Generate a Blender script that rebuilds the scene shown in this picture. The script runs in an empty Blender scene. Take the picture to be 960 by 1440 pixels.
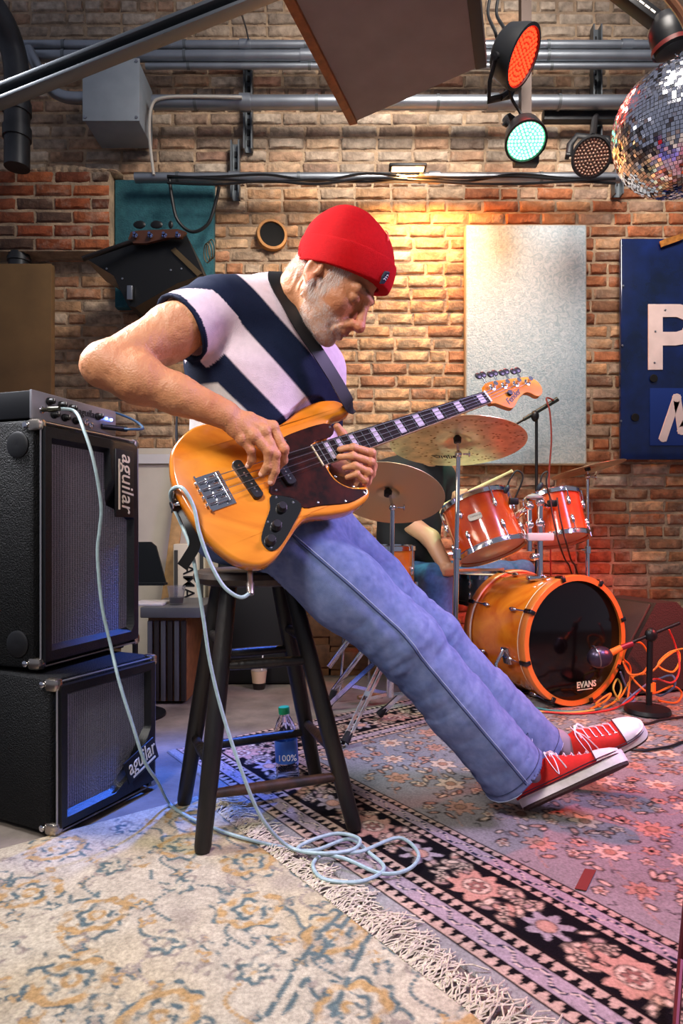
import bpy, bmesh, math, random
import numpy as np
from mathutils import Vector, Matrix
from mathutils.geometry import tessellate_polygon
rnd = random.Random(7)
nrg = np.random.default_rng(5)
scene = bpy.context.scene
COL = scene.collection
V = lambda *a: np.array(a, dtype=float)

# ------------------------------------------------------------------ camera
CAMH, FPX, HOR = 0.75, 900.0, 745.0
cam = bpy.data.cameras.new('camera')
cam.sensor_fit = 'VERTICAL'; cam.sensor_height = 36.0; cam.lens = FPX / 1440 * 36
cam.shift_y = (HOR - 720) / 1440
cam.clip_start = 0.02
camo = bpy.data.objects.new('camera', cam); COL.objects.link(camo)
camo.location = (0, 0, CAMH); camo.rotation_euler = (math.pi / 2, 0, 0)
scene.camera = camo

def at(px, py, d):                       # photograph pixel + distance -> a place in the room (metres)
    return V((px - 480) / FPX * d, d, CAMH + (HOR - py) / FPX * d)

# ------------------------------------------------------------------ world, lights, exposure
scene.view_settings.view_transform = 'Standard'; scene.view_settings.look = 'None'
scene.view_settings.gamma = 1.0; scene.view_settings.use_curve_mapping = False
scene.view_settings.exposure = 0.6
w = bpy.data.worlds.new('world'); scene.world = w; w.use_nodes = True
w.node_tree.nodes['Background'].inputs[0].default_value = (0.62, 0.66, 0.85, 1)
w.node_tree.nodes['Background'].inputs[1].default_value = 0.2

def light(name, kind, loc, target, energy, color, size=0.3, **kw):
    l = bpy.data.lights.new(name, kind); l.energy = energy; l.color = color
    if kind == 'AREA': l.size = size
    elif kind == 'SPOT': l.shadow_soft_size = size
    for k, v in kw.items(): setattr(l, k, v)
    o = bpy.data.objects.new(name, l); COL.objects.link(o); o.location = loc
    d = Vector(target) - Vector(loc); o.rotation_euler = d.to_track_quat('-Z', 'Y').to_euler()
    return o
# daylight from the open side of the room, high on the left
light('daylight_left', 'AREA', (-1.75, 1.75, 2.55), (-0.15, 1.45, 1.0), 24, (0.95, 0.95, 1.0), 0.8, spread=math.radians(80))
light('daylight_front', 'AREA', (-0.9, -0.5, 2.6), (-0.05, 1.5, 0.8), 7, (1.0, 0.95, 0.9), 0.6, spread=math.radians(58))
# stage wash from the front right, lilac
light('stage_wash', 'AREA', (1.7, 1.3, 2.0), (0.25, 1.65, 0.55), 13, (0.70, 0.52, 1.0), 0.5, spread=math.radians(85))
# unseen fills added: overhead for the upper wall, behind the camera for rugs
light('wall_fill', 'AREA', (0.75, 1.5, 3.7), (0.55, 3.5, 2.1), 36, (1.0, 0.92, 0.84), 1.0, spread=math.radians(100))
light('front_fill', 'SPOT', (-0.7, -0.5, 1.9), (-0.05, 1.2, 0.0), 3.5, (1.0, 0.93, 0.82), 0.25, spot_size=math.radians(58), spot_blend=0.9)
# red stage lamp to the right of the frame, low across the drums
light('red_side_lamp', 'SPOT', (2.4, 1.9, 1.5), (1.2, 3.0, 0.35), 240, (1.0, 0.10, 0.08), 0.08, spot_size=math.radians(50), spot_blend=1.0)

# ------------------------------------------------------------------ colour + material helpers
def lin(h):
    h = h.lstrip('#'); c = [int(h[i:i + 2], 16) / 255 for i in (0, 2, 4)]
    return np.array([x / 12.92 if x <= .04045 else ((x + .055) / 1.055) ** 2.4 for x in c])
MATS = {}
def mat(name, col='#808080', rough=0.5, metal=0.0, bump=0.0, bscale=200.0, var=0.0, vscale=6.0, col2=None,
        attr=None, objcol=False, coat=0.0, emit=None, estr=0.0, trans=0.0, ior=1.45, sheen=0.0, sss=0.0, stretch=None, rvar=0.0, alpha=1.0, spec=0.5):
    if name in MATS: return MATS[name]
    m = bpy.data.materials.new(name); m.use_nodes = True
    nt = m.node_tree; N = nt.nodes; L = nt.links; b = N['Principled BSDF']
    c = (*lin(col), 1)
    b.inputs['Base Color'].default_value = c
    b.inputs['Roughness'].default_value = rough; b.inputs['Metallic'].default_value = metal
    b.inputs['IOR'].default_value = ior; b.inputs['Specular IOR Level'].default_value = spec
    if coat: b.inputs['Coat Weight'].default_value = coat; b.inputs['Coat Roughness'].default_value = 0.04
    if trans: b.inputs['Transmission Weight'].default_value = trans
    if sheen: b.inputs['Sheen Weight'].default_value = sheen
    if alpha < 1: b.inputs['Alpha'].default_value = alpha
    if sss:
        b.inputs['Subsurface Weight'].default_value = sss; b.inputs['Subsurface Radius'].default_value = (0.012, 0.004, 0.002)
        b.inputs['Subsurface Scale'].default_value = 0.6
    if emit: b.inputs['Emission Color'].default_value = (*lin(emit), 1); b.inputs['Emission Strength'].default_value = estr
    tc = N.new('ShaderNodeTexCoord'); mp = N.new('ShaderNodeMapping'); L.new(tc.outputs['Object'], mp.inputs[0])
    if stretch: mp.inputs['Scale'].default_value = stretch
    src = None
    if attr:
        a = N.new('ShaderNodeAttribute'); a.attribute_name = attr; src = a.outputs['Color']
    elif objcol:
        a = N.new('ShaderNodeObjectInfo'); src = a.outputs['Color']
    if var or col2:
        nz = N.new('ShaderNodeTexNoise'); nz.inputs['Scale'].default_value = vscale; nz.inputs['Detail'].default_value = 6
        nz.inputs['Roughness'].default_value = 0.65; L.new(mp.outputs[0], nz.inputs['Vector'])
        if col2:
            r = N.new('ShaderNodeValToRGB'); r.color_ramp.elements[0].position = .38; r.color_ramp.elements[1].position = .64
            L.new(nz.outputs[0], r.inputs[0])
            mx = N.new('ShaderNodeMix'); mx.data_type = 'RGBA'; L.new(r.outputs[0], mx.inputs['Factor'])
            if src: L.new(src, mx.inputs['A'])
            else: mx.inputs['A'].default_value = c
            mx.inputs['B'].default_value = (*lin(col2), 1); src = mx.outputs['Result']
        if var:
            mr = N.new('ShaderNodeMapRange'); mr.inputs['From Min'].default_value = .3; mr.inputs['From Max'].default_value = .7
            mr.inputs['To Min'].default_value = 1 - var; mr.inputs['To Max'].default_value = 1 + var
            nz2 = N.new('ShaderNodeTexNoise'); nz2.inputs['Scale'].default_value = vscale * 2.3; nz2.inputs['Detail'].default_value = 8
            L.new(mp.outputs[0], nz2.inputs['Vector']); L.new(nz2.outputs[0], mr.inputs[0])
            mx = N.new('ShaderNodeMix'); mx.data_type = 'RGBA'; mx.blend_type = 'MULTIPLY'; mx.inputs['Factor'].default_value = 1
            if src: L.new(src, mx.inputs['A'])
            else: mx.inputs['A'].default_value = c
            L.new(mr.outputs[0], mx.inputs['B']); src = mx.outputs['Result']
    if src: L.new(src, b.inputs['Base Color'])
    if rvar:
        nr = N.new('ShaderNodeTexNoise'); nr.inputs['Scale'].default_value = vscale * 1.7; L.new(mp.outputs[0], nr.inputs['Vector'])
        mr = N.new('ShaderNodeMapRange'); mr.inputs['To Min'].default_value = rough - rvar; mr.inputs['To Max'].default_value = rough + rvar
        L.new(nr.outputs[0], mr.inputs[0]); L.new(mr.outputs[0], b.inputs['Roughness'])
    if bump:
        nb = N.new('ShaderNodeTexNoise'); nb.inputs['Scale'].default_value = bscale; nb.inputs['Detail'].default_value = 5
        L.new(mp.outputs[0], nb.inputs['Vector'])
        bp = N.new('ShaderNodeBump'); bp.inputs['Strength'].default_value = bump; bp.inputs['Distance'].default_value = 0.01
        L.new(nb.outputs[0], bp.inputs['Height']); L.new(bp.outputs[0], b.inputs['Normal'])
    MATS[name] = m
    return m
def checker_grille(name, c1, c2, scale):
    m = mat(name, c1, 0.7, bump=0.5, bscale=scale * .6)
    nt = m.node_tree; N = nt.nodes; L = nt.links
    w1 = N.new('ShaderNodeTexVoronoi'); w1.inputs['Scale'].default_value = scale; w1.inputs['Randomness'].default_value = 0.15
    tc = N.new('ShaderNodeTexCoord'); L.new(tc.outputs['Object'], w1.inputs['Vector'])
    r = N.new('ShaderNodeValToRGB'); r.color_ramp.elements[0].position = .3; r.color_ramp.elements[1].position = .55
    r.color_ramp.elements[0].color = (*lin(c1), 1); r.color_ramp.elements[1].color = (*lin(c2), 1)
    L.new(w1.outputs['Distance'], r.inputs[0]); L.new(r.outputs[0], N['Principled BSDF'].inputs['Base Color'])
    return m

CHROME = mat('chrome', '#d8d9de', 0.12, 1.0)
STEEL = mat('steel', '#9a9ca2', 0.32, 1.0, rvar=0.08)
BLACKM = mat('black_metal', '#141416', 0.4, 0.3)
BLACKP = mat('black_plastic', '#0f0f11', 0.45)
RUBBER = mat('rubber', '#0b0b0c', 0.8)
WHITEP = mat('white_plastic', '#e6e2dd', 0.5)
CREAM = mat('cream_print', '#e9dcc4', 0.6)

# ------------------------------------------------------------------ mesh helpers
def nz(v): v = np.asarray(v, float); return v / (np.linalg.norm(v) + 1e-12)
def frame(axis, hint=(0, 0, 1)):
    z = nz(axis); h = np.asarray(hint, float)
    if abs(z @ nz(h)) > .98: h = V(1, 0, 0) if abs(z[0]) < .9 else V(0, 1, 0)
    x = nz(np.cross(h, z)); y = np.cross(z, x); return x, y, z
def smooth_path(pts, n=8, closed=False):
    p = np.asarray(pts, float); out = []; m = len(p)
    seg = m if closed else m - 1
    for i in range(seg):
        if closed: a, b, c, d = p[i - 1], p[i], p[(i + 1) % m], p[(i + 2) % m]
        else: a, b, c, d = p[max(i - 1, 0)], p[i], p[i + 1], p[min(i + 2, m - 1)]
        for k in range(n):
            t = k / n
            out.append(.5 * ((2 * b) + (c - a) * t + (2 * a - 5 * b + 4 * c - d) * t * t + (3 * b - a - 3 * c + d) * t ** 3))
    if not closed: out.append(p[-1])
    return np.array(out)
ORG = {}                                                   # world origin of every object (no rotations on parents)
class MB:
    def __init__(s): s.v = []; s.f = []
    def add(s, vs, fs):
        o = len(s.v); s.v.extend([tuple(map(float, q)) for q in vs]); s.f.extend([tuple(i + o for i in f) for f in fs]); return s
    def box(s, c, size, ax=None, bev=0.0):
        c = np.asarray(c, float); h = np.asarray(size, float) / 2
        A = np.eye(3) if ax is None else np.array([nz(a) for a in ax])
        if bev <= 0:
            q = [(x, y, z) for x in (-1, 1) for y in (-1, 1) for z in (-1, 1)]
            vs = [c + (np.array(k) * h) @ A for k in q]
            return s.add(vs, [(0, 1, 3, 2), (4, 6, 7, 5), (0, 4, 5, 1), (2, 3, 7, 6), (0, 2, 6, 4), (1, 5, 7, 3)])
        bm = bmesh.new(); bmesh.ops.create_cube(bm, size=2.0)
        for vv in bm.verts: vv.co = Vector((vv.co.x * h[0], vv.co.y * h[1], vv.co.z * h[2]))
        bmesh.ops.bevel(bm, geom=bm.edges[:], offset=min(bev, h.min() * .95), segments=2, profile=.5, affect='EDGES')
        bm.verts.ensure_lookup_table()
        vs = [c + np.array(vv.co) @ A for vv in bm.verts]; fs = [[vv.index for vv in f.verts] for f in bm.faces]
        bm.free(); return s.add(vs, fs)
    def tube(s, pts, r, n=10, cap=True, closed=False, flat=None, hint=(0, 0, 1)):
        p = np.asarray(pts, float); m = len(p)
        rr = np.full(m, r) if np.isscalar(r) else np.asarray(r, float)
        if closed: T = np.roll(p, -1, 0) - np.roll(p, 1, 0)
        else: T = np.gradient(p, axis=0)
        x, y, z = frame(T[0], hint); vs = []
        for i in range(m):
            t = nz(T[i]); x = nz(x - t * (x @ t)); y = np.cross(t, x)
            for k in range(n):
                a = 2 * math.pi * k / n
                if flat: vs.append(p[i] + x * math.cos(a) * rr[i] * flat[0] + y * math.sin(a) * rr[i] * flat[1])
                else: vs.append(p[i] + (x * math.cos(a) + y * math.sin(a)) * rr[i])
        fs = []
        for i in range(m if closed else m - 1):
            j = (i + 1) % m
            for k in range(n):
                l = (k + 1) % n; fs.append((i * n + k, i * n + l, j * n + l, j * n + k))
        if cap and not closed: fs.append(tuple(range(n))[::-1]); fs.append(tuple((m - 1) * n + k for k in range(n)))
        return s.add(vs, fs)
    def cyl(s, a, b, r, r2=None, n=20): return s.tube([a, b], [r, r if r2 is None else r2], n)
    def lathe(s, c, axis, prof, n=28, cap=True, hint=(0, 0, 1)):   # prof: (radius, height along axis)
        x, y, z = frame(axis, hint); c = np.asarray(c, float); vs = []; fs = []
        for (r, h) in prof:
            for k in range(n):
                a = 2 * math.pi * k / n; vs.append(c + z * h + (x * math.cos(a) + y * math.sin(a)) * r)
        for i in range(len(prof) - 1):
            for k in range(n):
                l = (k + 1) % n; fs.append((i * n + k, i * n + l, (i + 1) * n + l, (i + 1) * n + k))
        if cap:
            if prof[0][0] > 1e-5: fs.append(tuple(range(n))[::-1])
            if prof[-1][0] > 1e-5: fs.append(tuple((len(prof) - 1) * n + k for k in range(n)))
        return s.add(vs, fs)
    def sphere(s, c, r, n=14, ax=None, m=10):
        R = np.array([r, r, r]) if np.isscalar(r) else np.asarray(r, float)
        A = np.eye(3) if ax is None else np.array([nz(a) for a in ax]); vs = []; fs = []
        for i in range(m + 1):
            t = math.pi * i / m
            for k in range(n):
                a = 2 * math.pi * k / n
                vs.append(np.asarray(c) + (np.array([math.sin(t) * math.cos(a), math.sin(t) * math.sin(a), math.cos(t)]) * R) @ A)
        for i in range(m):
            for k in range(n):
                l = (k + 1) % n; fs.append((i * n + k, (i + 1) * n + k, (i + 1) * n + l, i * n + l))
        return s.add(vs, fs)
    def prism(s, poly, o, x, y, z0, z1, inset=0.0):          # polygon in plane (o,x,y) from z0 to z1 along x cross y
        x = nz(x); y = nz(y); zz = np.cross(x, y); o = np.asarray(o, float); n = len(poly)
        P = np.asarray(poly, float)
        def ring(q, z): return [o + x * a + y * b + zz * z for a, b in q]
        if inset > 0:
            Q = inset_poly(P, inset); vs = ring(P, z0) + ring(P, z1 - math.copysign(inset, z1 - z0)) + ring(Q, z1); k = 3
        else: vs = ring(P, z0) + ring(P, z1); k = 2
        fs = []
        for i in range(k - 1):
            for j in range(n):
                l = (j + 1) % n; fs.append((i * n + j, i * n + l, (i + 1) * n + l, (i + 1) * n + j))
        fs.append(tuple(range(n))[::-1]); fs.append(tuple((k - 1) * n + j for j in range(n)))
        return s.add(vs, fs)
    def torus(s, c, axis, R, r, n=32, m=8, hint=(0, 0, 1)):
        x, y, z = frame(axis, hint)
        pts = [np.asarray(c) + (x * math.cos(2 * math.pi * k / n) + y * math.sin(2 * math.pi * k / n)) * R for k in range(n)]
        return s.tube(pts, r, m, closed=True, hint=z)
    def text(s, body, o, x, y, size, shear=0.0, depth=0.0006, align='LEFT', bold=0.0, sx=1.0):
        c = bpy.data.curves.new('t', 'FONT'); c.body = body; c.size = size; c.shear = shear; c.align_x = align
        c.extrude = depth; c.offset = bold; c.resolution_u = 3; c.space_character = 1.0
        ob = bpy.data.objects.new('t', c); COL.objects.link(ob)
        dg = bpy.context.evaluated_depsgraph_get(); me = bpy.data.meshes.new_from_object(ob.evaluated_get(dg))
        x = nz(x); y = nz(y); z = np.cross(x, y)
        vs = [np.asarray(o) + x * v.co.x * sx + y * v.co.y + z * v.co.z for v in me.vertices]
        fs = [tuple(p.vertices) for p in me.polygons]
        bpy.data.objects.remove(ob); bpy.data.meshes.remove(me); bpy.data.curves.remove(c)
        return s.add(vs, fs)
    def build(s, name, m, parent=None, smooth=True, sharp=40):
        return mesh_obj(name, np.array(s.v), s.f, m, parent, smooth, sharp)
def inset_poly(P, d):
    P = np.asarray(P, float); a = np.roll(P, 1, 0); b = np.roll(P, -1, 0)
    e1 = P - a; e2 = b - P
    e1 /= np.linalg.norm(e1, axis=1)[:, None] + 1e-9; e2 /= np.linalg.norm(e2, axis=1)[:, None] + 1e-9
    area = .5 * np.sum(P[:, 0] * b[:, 1] - b[:, 0] * P[:, 1]); sg = 1 if area > 0 else -1
    n = np.stack([-(e1 + e2)[:, 1], (e1 + e2)[:, 0]], 1) * sg; n /= np.linalg.norm(n, axis=1)[:, None] + 1e-9
    return P + n * d
def mesh_obj(name, v, f, m, parent=None, smooth=True, sharp=40, colors=None):
    v = np.asarray(v, dtype=float)
    o0 = ORG[parent.name] if parent is not None else None
    if o0 is None:
        o0 = V((v[:, 0].min() + v[:, 0].max()) / 2, (v[:, 1].min() + v[:, 1].max()) / 2, v[:, 2].min())
    me = bpy.data.meshes.new(name)
    vl = (v - o0)
    if isinstance(f, np.ndarray):
        nf, k = f.shape
        me.vertices.add(len(vl)); me.vertices.foreach_set('co', vl.astype(np.float32).ravel())
        me.loops.add(nf * k); me.loops.foreach_set('vertex_index', f.astype(np.int32).ravel())
        me.polygons.add(nf); me.polygons.foreach_set('loop_start', np.arange(0, nf * k, k, dtype=np.int32))
        me.polygons.foreach_set('loop_total', np.full(nf, k, dtype=np.int32))
        me.update(calc_edges=True); me.validate()
    else:
        me.from_pydata(vl.tolist(), [], [list(q) for q in f]); me.update()
    if not isinstance(f, np.ndarray):
        bm = bmesh.new(); bm.from_mesh(me); bmesh.ops.recalc_face_normals(bm, faces=bm.faces[:]); bm.to_mesh(me); bm.free()
    if colors is not None:
        a = me.color_attributes.new('Col', 'FLOAT_COLOR', 'POINT')
        c4 = np.ones((len(v), 4), np.float32); c4[:, :3] = colors; a.data.foreach_set('color', c4.ravel())
    if smooth:
        me.polygons.foreach_set('use_smooth', np.ones(len(me.polygons), dtype=bool))
        if sharp: me.set_sharp_from_angle(angle=math.radians(sharp))
    me.materials.append(m)
    ob = bpy.data.objects.new(name, me); COL.objects.link(ob)
    if parent is not None: ob.parent = parent
    else: ob.location = o0
    ORG[ob.name] = o0
    return ob
def thing(name, label, cat, loc, group=None):
    o = bpy.data.objects.new(name, None); COL.objects.link(o); o.location = loc; o.empty_display_size = 0.05
    ORG[o.name] = np.asarray(loc, float); o['label'] = label; o['category'] = cat
    if group: o['group'] = group
    return o
def tag(o, label, cat, group=None):
    o['label'] = label; o['category'] = cat
    if group: o['group'] = group
    return o
def struct(o): o['kind'] = 'structure'; return o

# ------------------------------------------------------------------ implicit surfaces (smooth organic bodies)
def sm(x): x = np.clip(x, 0, 1); return x * x * (3 - 2 * x)
class Field:
    def __init__(s, lo, hi, h):
        s.lo = np.asarray(lo, float); s.h = h; s.n = np.ceil((np.asarray(hi, float) - s.lo) / h).astype(int) + 1
        s.g = np.full(s.n, 0.5, np.float32)
    def sub(s, lo, hi):
        i0 = np.clip(np.floor((np.asarray(lo) - s.lo) / s.h).astype(int), 0, s.n - 1); i1 = np.clip(np.ceil((np.asarray(hi) - s.lo) / s.h).astype(int) + 1, 1, s.n)
        sl = tuple(slice(a, b) for a, b in zip(i0, i1))
        ax = [(s.lo[k] + s.h * np.arange(i0[k], i1[k])).astype(np.float32) for k in range(3)]
        return sl, np.meshgrid(*ax, indexing='ij')
    def put(s, sl, d, k, mode):
        g = s.g[sl]
        if mode == '+':
            hh = np.clip(.5 + .5 * (g - d) / k, 0, 1); s.g[sl] = g * (1 - hh) + d * hh - k * hh * (1 - hh)
        elif mode == '-':
            hh = np.clip(.5 - .5 * (g + d) / k, 0, 1); s.g[sl] = g * (1 - hh) - d * hh + k * hh * (1 - hh)
    def cap(s, a, b, ra, rb=None, k=.01, mode='+'):
        rb = ra if rb is None else rb; a = np.asarray(a, float); b = np.asarray(b, float); R = max(ra, rb) + k * 1.5 + 3 * s.h
        sl, (X, Y, Z) = s.sub(np.minimum(a, b) - R, np.maximum(a, b) + R)
        d = b - a; t = np.clip(((X - a[0]) * d[0] + (Y - a[1]) * d[1] + (Z - a[2]) * d[2]) / max(d @ d, 1e-9), 0, 1)
        q = np.sqrt((X - a[0] - t * d[0]) ** 2 + (Y - a[1] - t * d[1]) ** 2 + (Z - a[2] - t * d[2]) ** 2) - (ra + (rb - ra) * t)
        s.put(sl, q, k, mode); return s
    def chain(s, pts, rs, k=.01):
        for i in range(len(pts) - 1): s.cap(pts[i], pts[i + 1], rs[i], rs[i + 1], k)
        return s
    def ell(s, c, r, ax=None, k=.01, mode='+'):
        A = np.eye(3) if ax is None else np.array([nz(a) for a in ax]); c = np.asarray(c, float); r = np.asarray(r, float)
        R = np.abs(A.T) @ r + k * 1.5 + 3 * s.h
        sl, (X, Y, Z) = s.sub(c - R, c + R); X = X - c[0]; Y = Y - c[1]; Z = Z - c[2]
        l = [A[i][0] * X + A[i][1] * Y + A[i][2] * Z for i in range(3)]
        k0 = np.sqrt(sum((l[i] / r[i]) ** 2 for i in range(3))); k1 = np.sqrt(sum((l[i] / r[i] ** 2) ** 2 for i in range(3))) + 1e-9
        s.put(sl, k0 * (k0 - 1) / k1, k, mode); return s
    def ecap(s, a, b, side, ra, rb, k=.01, mode='+'):       # tapered capsule of elliptic section: r = (along side, across)
        a = np.asarray(a, float); b = np.asarray(b, float); d = b - a; L = np.linalg.norm(d); z = d / L
        x = nz(np.asarray(side) - z * (np.asarray(side) @ z)); y = np.cross(z, x); R = max(*ra, *rb) + k * 1.5 + 3 * s.h
        sl, (X, Y, Z) = s.sub(np.minimum(a, b) - R, np.maximum(a, b) + R); X = X - a[0]; Y = Y - a[1]; Z = Z - a[2]
        lz = z[0] * X + z[1] * Y + z[2] * Z; t = np.clip(lz / L, 0, 1)
        lx = x[0] * X + x[1] * Y + x[2] * Z; ly = y[0] * X + y[1] * Y + y[2] * Z; lz = lz - t * L
        rx = ra[0] + (rb[0] - ra[0]) * t; ry = ra[1] + (rb[1] - ra[1]) * t; rm = np.minimum(rx, ry)
        k0 = np.sqrt((lx / rx) ** 2 + (ly / ry) ** 2 + (lz / rm) ** 2); k1 = np.sqrt((lx / rx ** 2) ** 2 + (ly / ry ** 2) ** 2 + (lz / rm ** 2) ** 2) + 1e-9
        s.put(sl, np.where(k0 < 1e-4, -rm, k0 * (k0 - 1) / k1), k, mode); return s
    def pipe(s, a, b, ra, rb, k=.004, mode='+', side=None, ry=1.0):   # tapered cylinder with flat ends
        a = np.asarray(a, float); b = np.asarray(b, float); d = b - a; L = np.linalg.norm(d); z = d / L; R = max(ra, rb) * max(1, ry) + k * 1.5 + 3 * s.h
        sl, (X, Y, Z) = s.sub(np.minimum(a, b) - R, np.maximum(a, b) + R); X = X - a[0]; Y = Y - a[1]; Z = Z - a[2]
        lz = z[0] * X + z[1] * Y + z[2] * Z
        x = nz(np.asarray(side if side is not None else frame(z)[0])); x = nz(x - z * (x @ z)); y = np.cross(z, x)
        lx = x[0] * X + x[1] * Y + x[2] * Z; ly = (y[0] * X + y[1] * Y + y[2] * Z) / ry
        q = np.maximum(np.sqrt(lx * lx + ly * ly) - (ra + (rb - ra) * np.clip(lz / L, 0, 1)), np.maximum(-lz, lz - L))
        s.put(sl, q, k, mode); return s
    def cut(s, p, n):
        n = nz(n); ax = [(s.lo[k] + s.h * np.arange(s.n[k])).astype(np.float32) for k in range(3)]
        d = (ax[0] - p[0])[:, None, None] * n[0] + (ax[1] - p[1])[None, :, None] * n[1] + (ax[2] - p[2])[None, None, :] * n[2]
        np.maximum(s.g, d, out=s.g); return s
    def carve(s, fn, band=.09):                              # keep the outside of another solid: fn > 0 inside it
        idx = np.argwhere(np.abs(s.g) < band); P = s.lo + idx * s.h; t = tuple(idx.T)
        s.g[t] = np.maximum(s.g[t], fn(P).astype(np.float32)); return s
    def displace(s, fn, band=.03):
        idx = np.argwhere(np.abs(s.g) < band); P = s.lo + idx * s.h
        s.g[tuple(idx.T)] -= fn(P).astype(np.float32); return s
    def mesh(s):
        g = s.g; ins = g < 0
        c = [ins[i:ins.shape[0] - 1 + i, j:ins.shape[1] - 1 + j, k:ins.shape[2] - 1 + k] for i in (0, 1) for j in (0, 1) for k in (0, 1)]
        anyi = c[0].copy(); alli = c[0].copy()
        for q in c[1:]: anyi |= q; alli &= q
        act = anyi & ~alli; idx = np.argwhere(act); n = len(idx)
        lut = np.full(act.shape, -1, np.int32); lut[tuple(idx.T)] = np.arange(n)
        off = np.array([(i, j, k) for i in (0, 1) for j in (0, 1) for k in (0, 1)])
        val = np.stack([g[tuple((idx + o).T)] for o in off], 1)
        acc = np.zeros((n, 3)); cnt = np.zeros(n)
        for a in range(8):
            for b in range(a + 1, 8):
                if np.abs(off[a] - off[b]).sum() != 1: continue
                va, vb = val[:, a], val[:, b]; m = (va < 0) != (vb < 0)
                t = np.where(m, va / np.where(m, va - vb, 1), 0)
                acc += np.where(m[:, None], off[a] + (off[b] - off[a]) * t[:, None], 0); cnt += m
        P = s.lo + (idx + acc / cnt[:, None]) * s.h
        F = []
        for ax in range(3):
            sl0 = [slice(None)] * 3; sl1 = [slice(None)] * 3; sl0[ax] = slice(0, -1); sl1[ax] = slice(1, None)
            A = ins[tuple(sl0)]; B = ins[tuple(sl1)]
            e = np.argwhere(A != B); u, v = [(1, 2), (2, 0), (0, 1)][ax]
            ok = (e[:, u] > 0) & (e[:, v] > 0) & (e[:, u] < act.shape[u]) & (e[:, v] < act.shape[v]); e = e[ok]
            flip = A[tuple(e.T)]
            eu = np.zeros(3, int); eu[u] = 1; ev = np.zeros(3, int); ev[v] = 1
            q = np.stack([lut[tuple((e - eu - ev).T)], lut[tuple((e - ev).T)], lut[tuple(e.T)], lut[tuple((e - eu).T)]], 1)
            q[~flip] = q[~flip][:, ::-1]; F.append(q)
        return P, np.concatenate(F)
def vnoise(P, s, seed=0):                                    # smooth value noise, -1..1
    P = np.asarray(P, float) * s + seed * 17.3; i = np.floor(P).astype(np.int64); f = P - i; f = f * f * (3 - 2 * f)
    def hsh(x, y, z):
        n = (x * 374761393 + y * 668265263 + z * 2147483647 + seed * 1274126177) & 0xffffffff
        n = ((n ^ (n >> 13)) * 1274126177) & 0xffffffff; return ((n ^ (n >> 16)) & 0xffff) / 32767.5 - 1
    r = 0
    for a in (0, 1):
        for b in (0, 1):
            for c in (0, 1):
                wt = (f[:, 0] if a else 1 - f[:, 0]) * (f[:, 1] if b else 1 - f[:, 1]) * (f[:, 2] if c else 1 - f[:, 2])
                r = r + wt * hsh(i[:, 0] + a, i[:, 1] + b, i[:, 2] + c)
    return r
def vn2(u, v, s, seed=0):
    return vnoise(np.stack([u.ravel(), v.ravel(), np.zeros(u.size)], 1), s, seed).reshape(u.shape)
# ================================================================== THE ROOM
WY = 3.6
fl = MB().add([(-4, -1.5, 0), (4, -1.5, 0), (4, 4.0, 0), (-4, 4.0, 0)], [(0, 1, 2, 3)]).build(
    'floor', mat('concrete', '#75695e', 0.75, var=0.35, vscale=3, bump=0.25, bscale=40, col2='#5c534b'), None, False)
struct(fl)
# back wall: mortar bed plus single bricks
BW, BH = 0.205, 0.0705
X0, X1, Z1 = -3.3, 3.3, 4.3
mort = mat('mortar', '#b59a7c', 0.95, var=0.3, vscale=5, bump=0.9, bscale=60, col2='#8a7561')
wall = struct(MB().box((0, WY + .112, Z1 / 2), (X1 - X0, .2, Z1)).build('wall_back', mort, None, False))
BRICKOBJ = mat('brick_face', '#a5673f', 0.9, objcol=True, var=0.38, vscale=11, bump=0.9, bscale=45, col2=None)
BRICKVC = mat('brick_face_joined', '#a5673f', 0.9, attr='Col', var=0.38, vscale=11, bump=0.9, bscale=45)
for _m in (BRICKOBJ, BRICKVC):       # pale lime bloom and dark soot spots on the brick faces
    nt = _m.node_tree; N = nt.nodes; L = nt.links; bs = N['Principled BSDF']
    src = bs.inputs['Base Color'].links[0].from_socket
    g = N.new('ShaderNodeNewGeometry'); n1 = N.new('ShaderNodeTexNoise'); n1.inputs['Scale'].default_value = 7; n1.inputs['Detail'].default_value = 9; n1.inputs['Roughness'].default_value = .7
    L.new(g.outputs['Position'], n1.inputs['Vector'])
    r = N.new('ShaderNodeValToRGB'); r.color_ramp.elements[0].position = .53; r.color_ramp.elements[1].position = .72; r.color_ramp.elements[1].color = (.45, .45, .45, 1)
    L.new(n1.outputs[0], r.inputs[0]); mx = N.new('ShaderNodeMix'); mx.data_type = 'RGBA'; L.new(r.outputs[0], mx.inputs['Factor'])
    L.new(src, mx.inputs['A']); mx.inputs['B'].default_value = (*lin('#cbb8a2'), 1)
    r2 = N.new('ShaderNodeValToRGB'); r2.color_ramp.elements[0].position = .28; r2.color_ramp.elements[1].position = .40
    r2.color_ramp.elements[0].color = (.75, .75, .75, 1); r2.color_ramp.elements[1].color = (0, 0, 0, 1)
    L.new(n1.outputs[0], r2.inputs[0]); m2 = N.new('ShaderNodeMix'); m2.data_type = 'RGBA'; L.new(r2.outputs[0], m2.inputs['Factor'])
    L.new(mx.outputs['Result'], m2.inputs['A']); m2.inputs['B'].default_value = (*lin('#4a3428'), 1); L.new(m2.outputs['Result'], bs.inputs['Base Color'])
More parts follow.
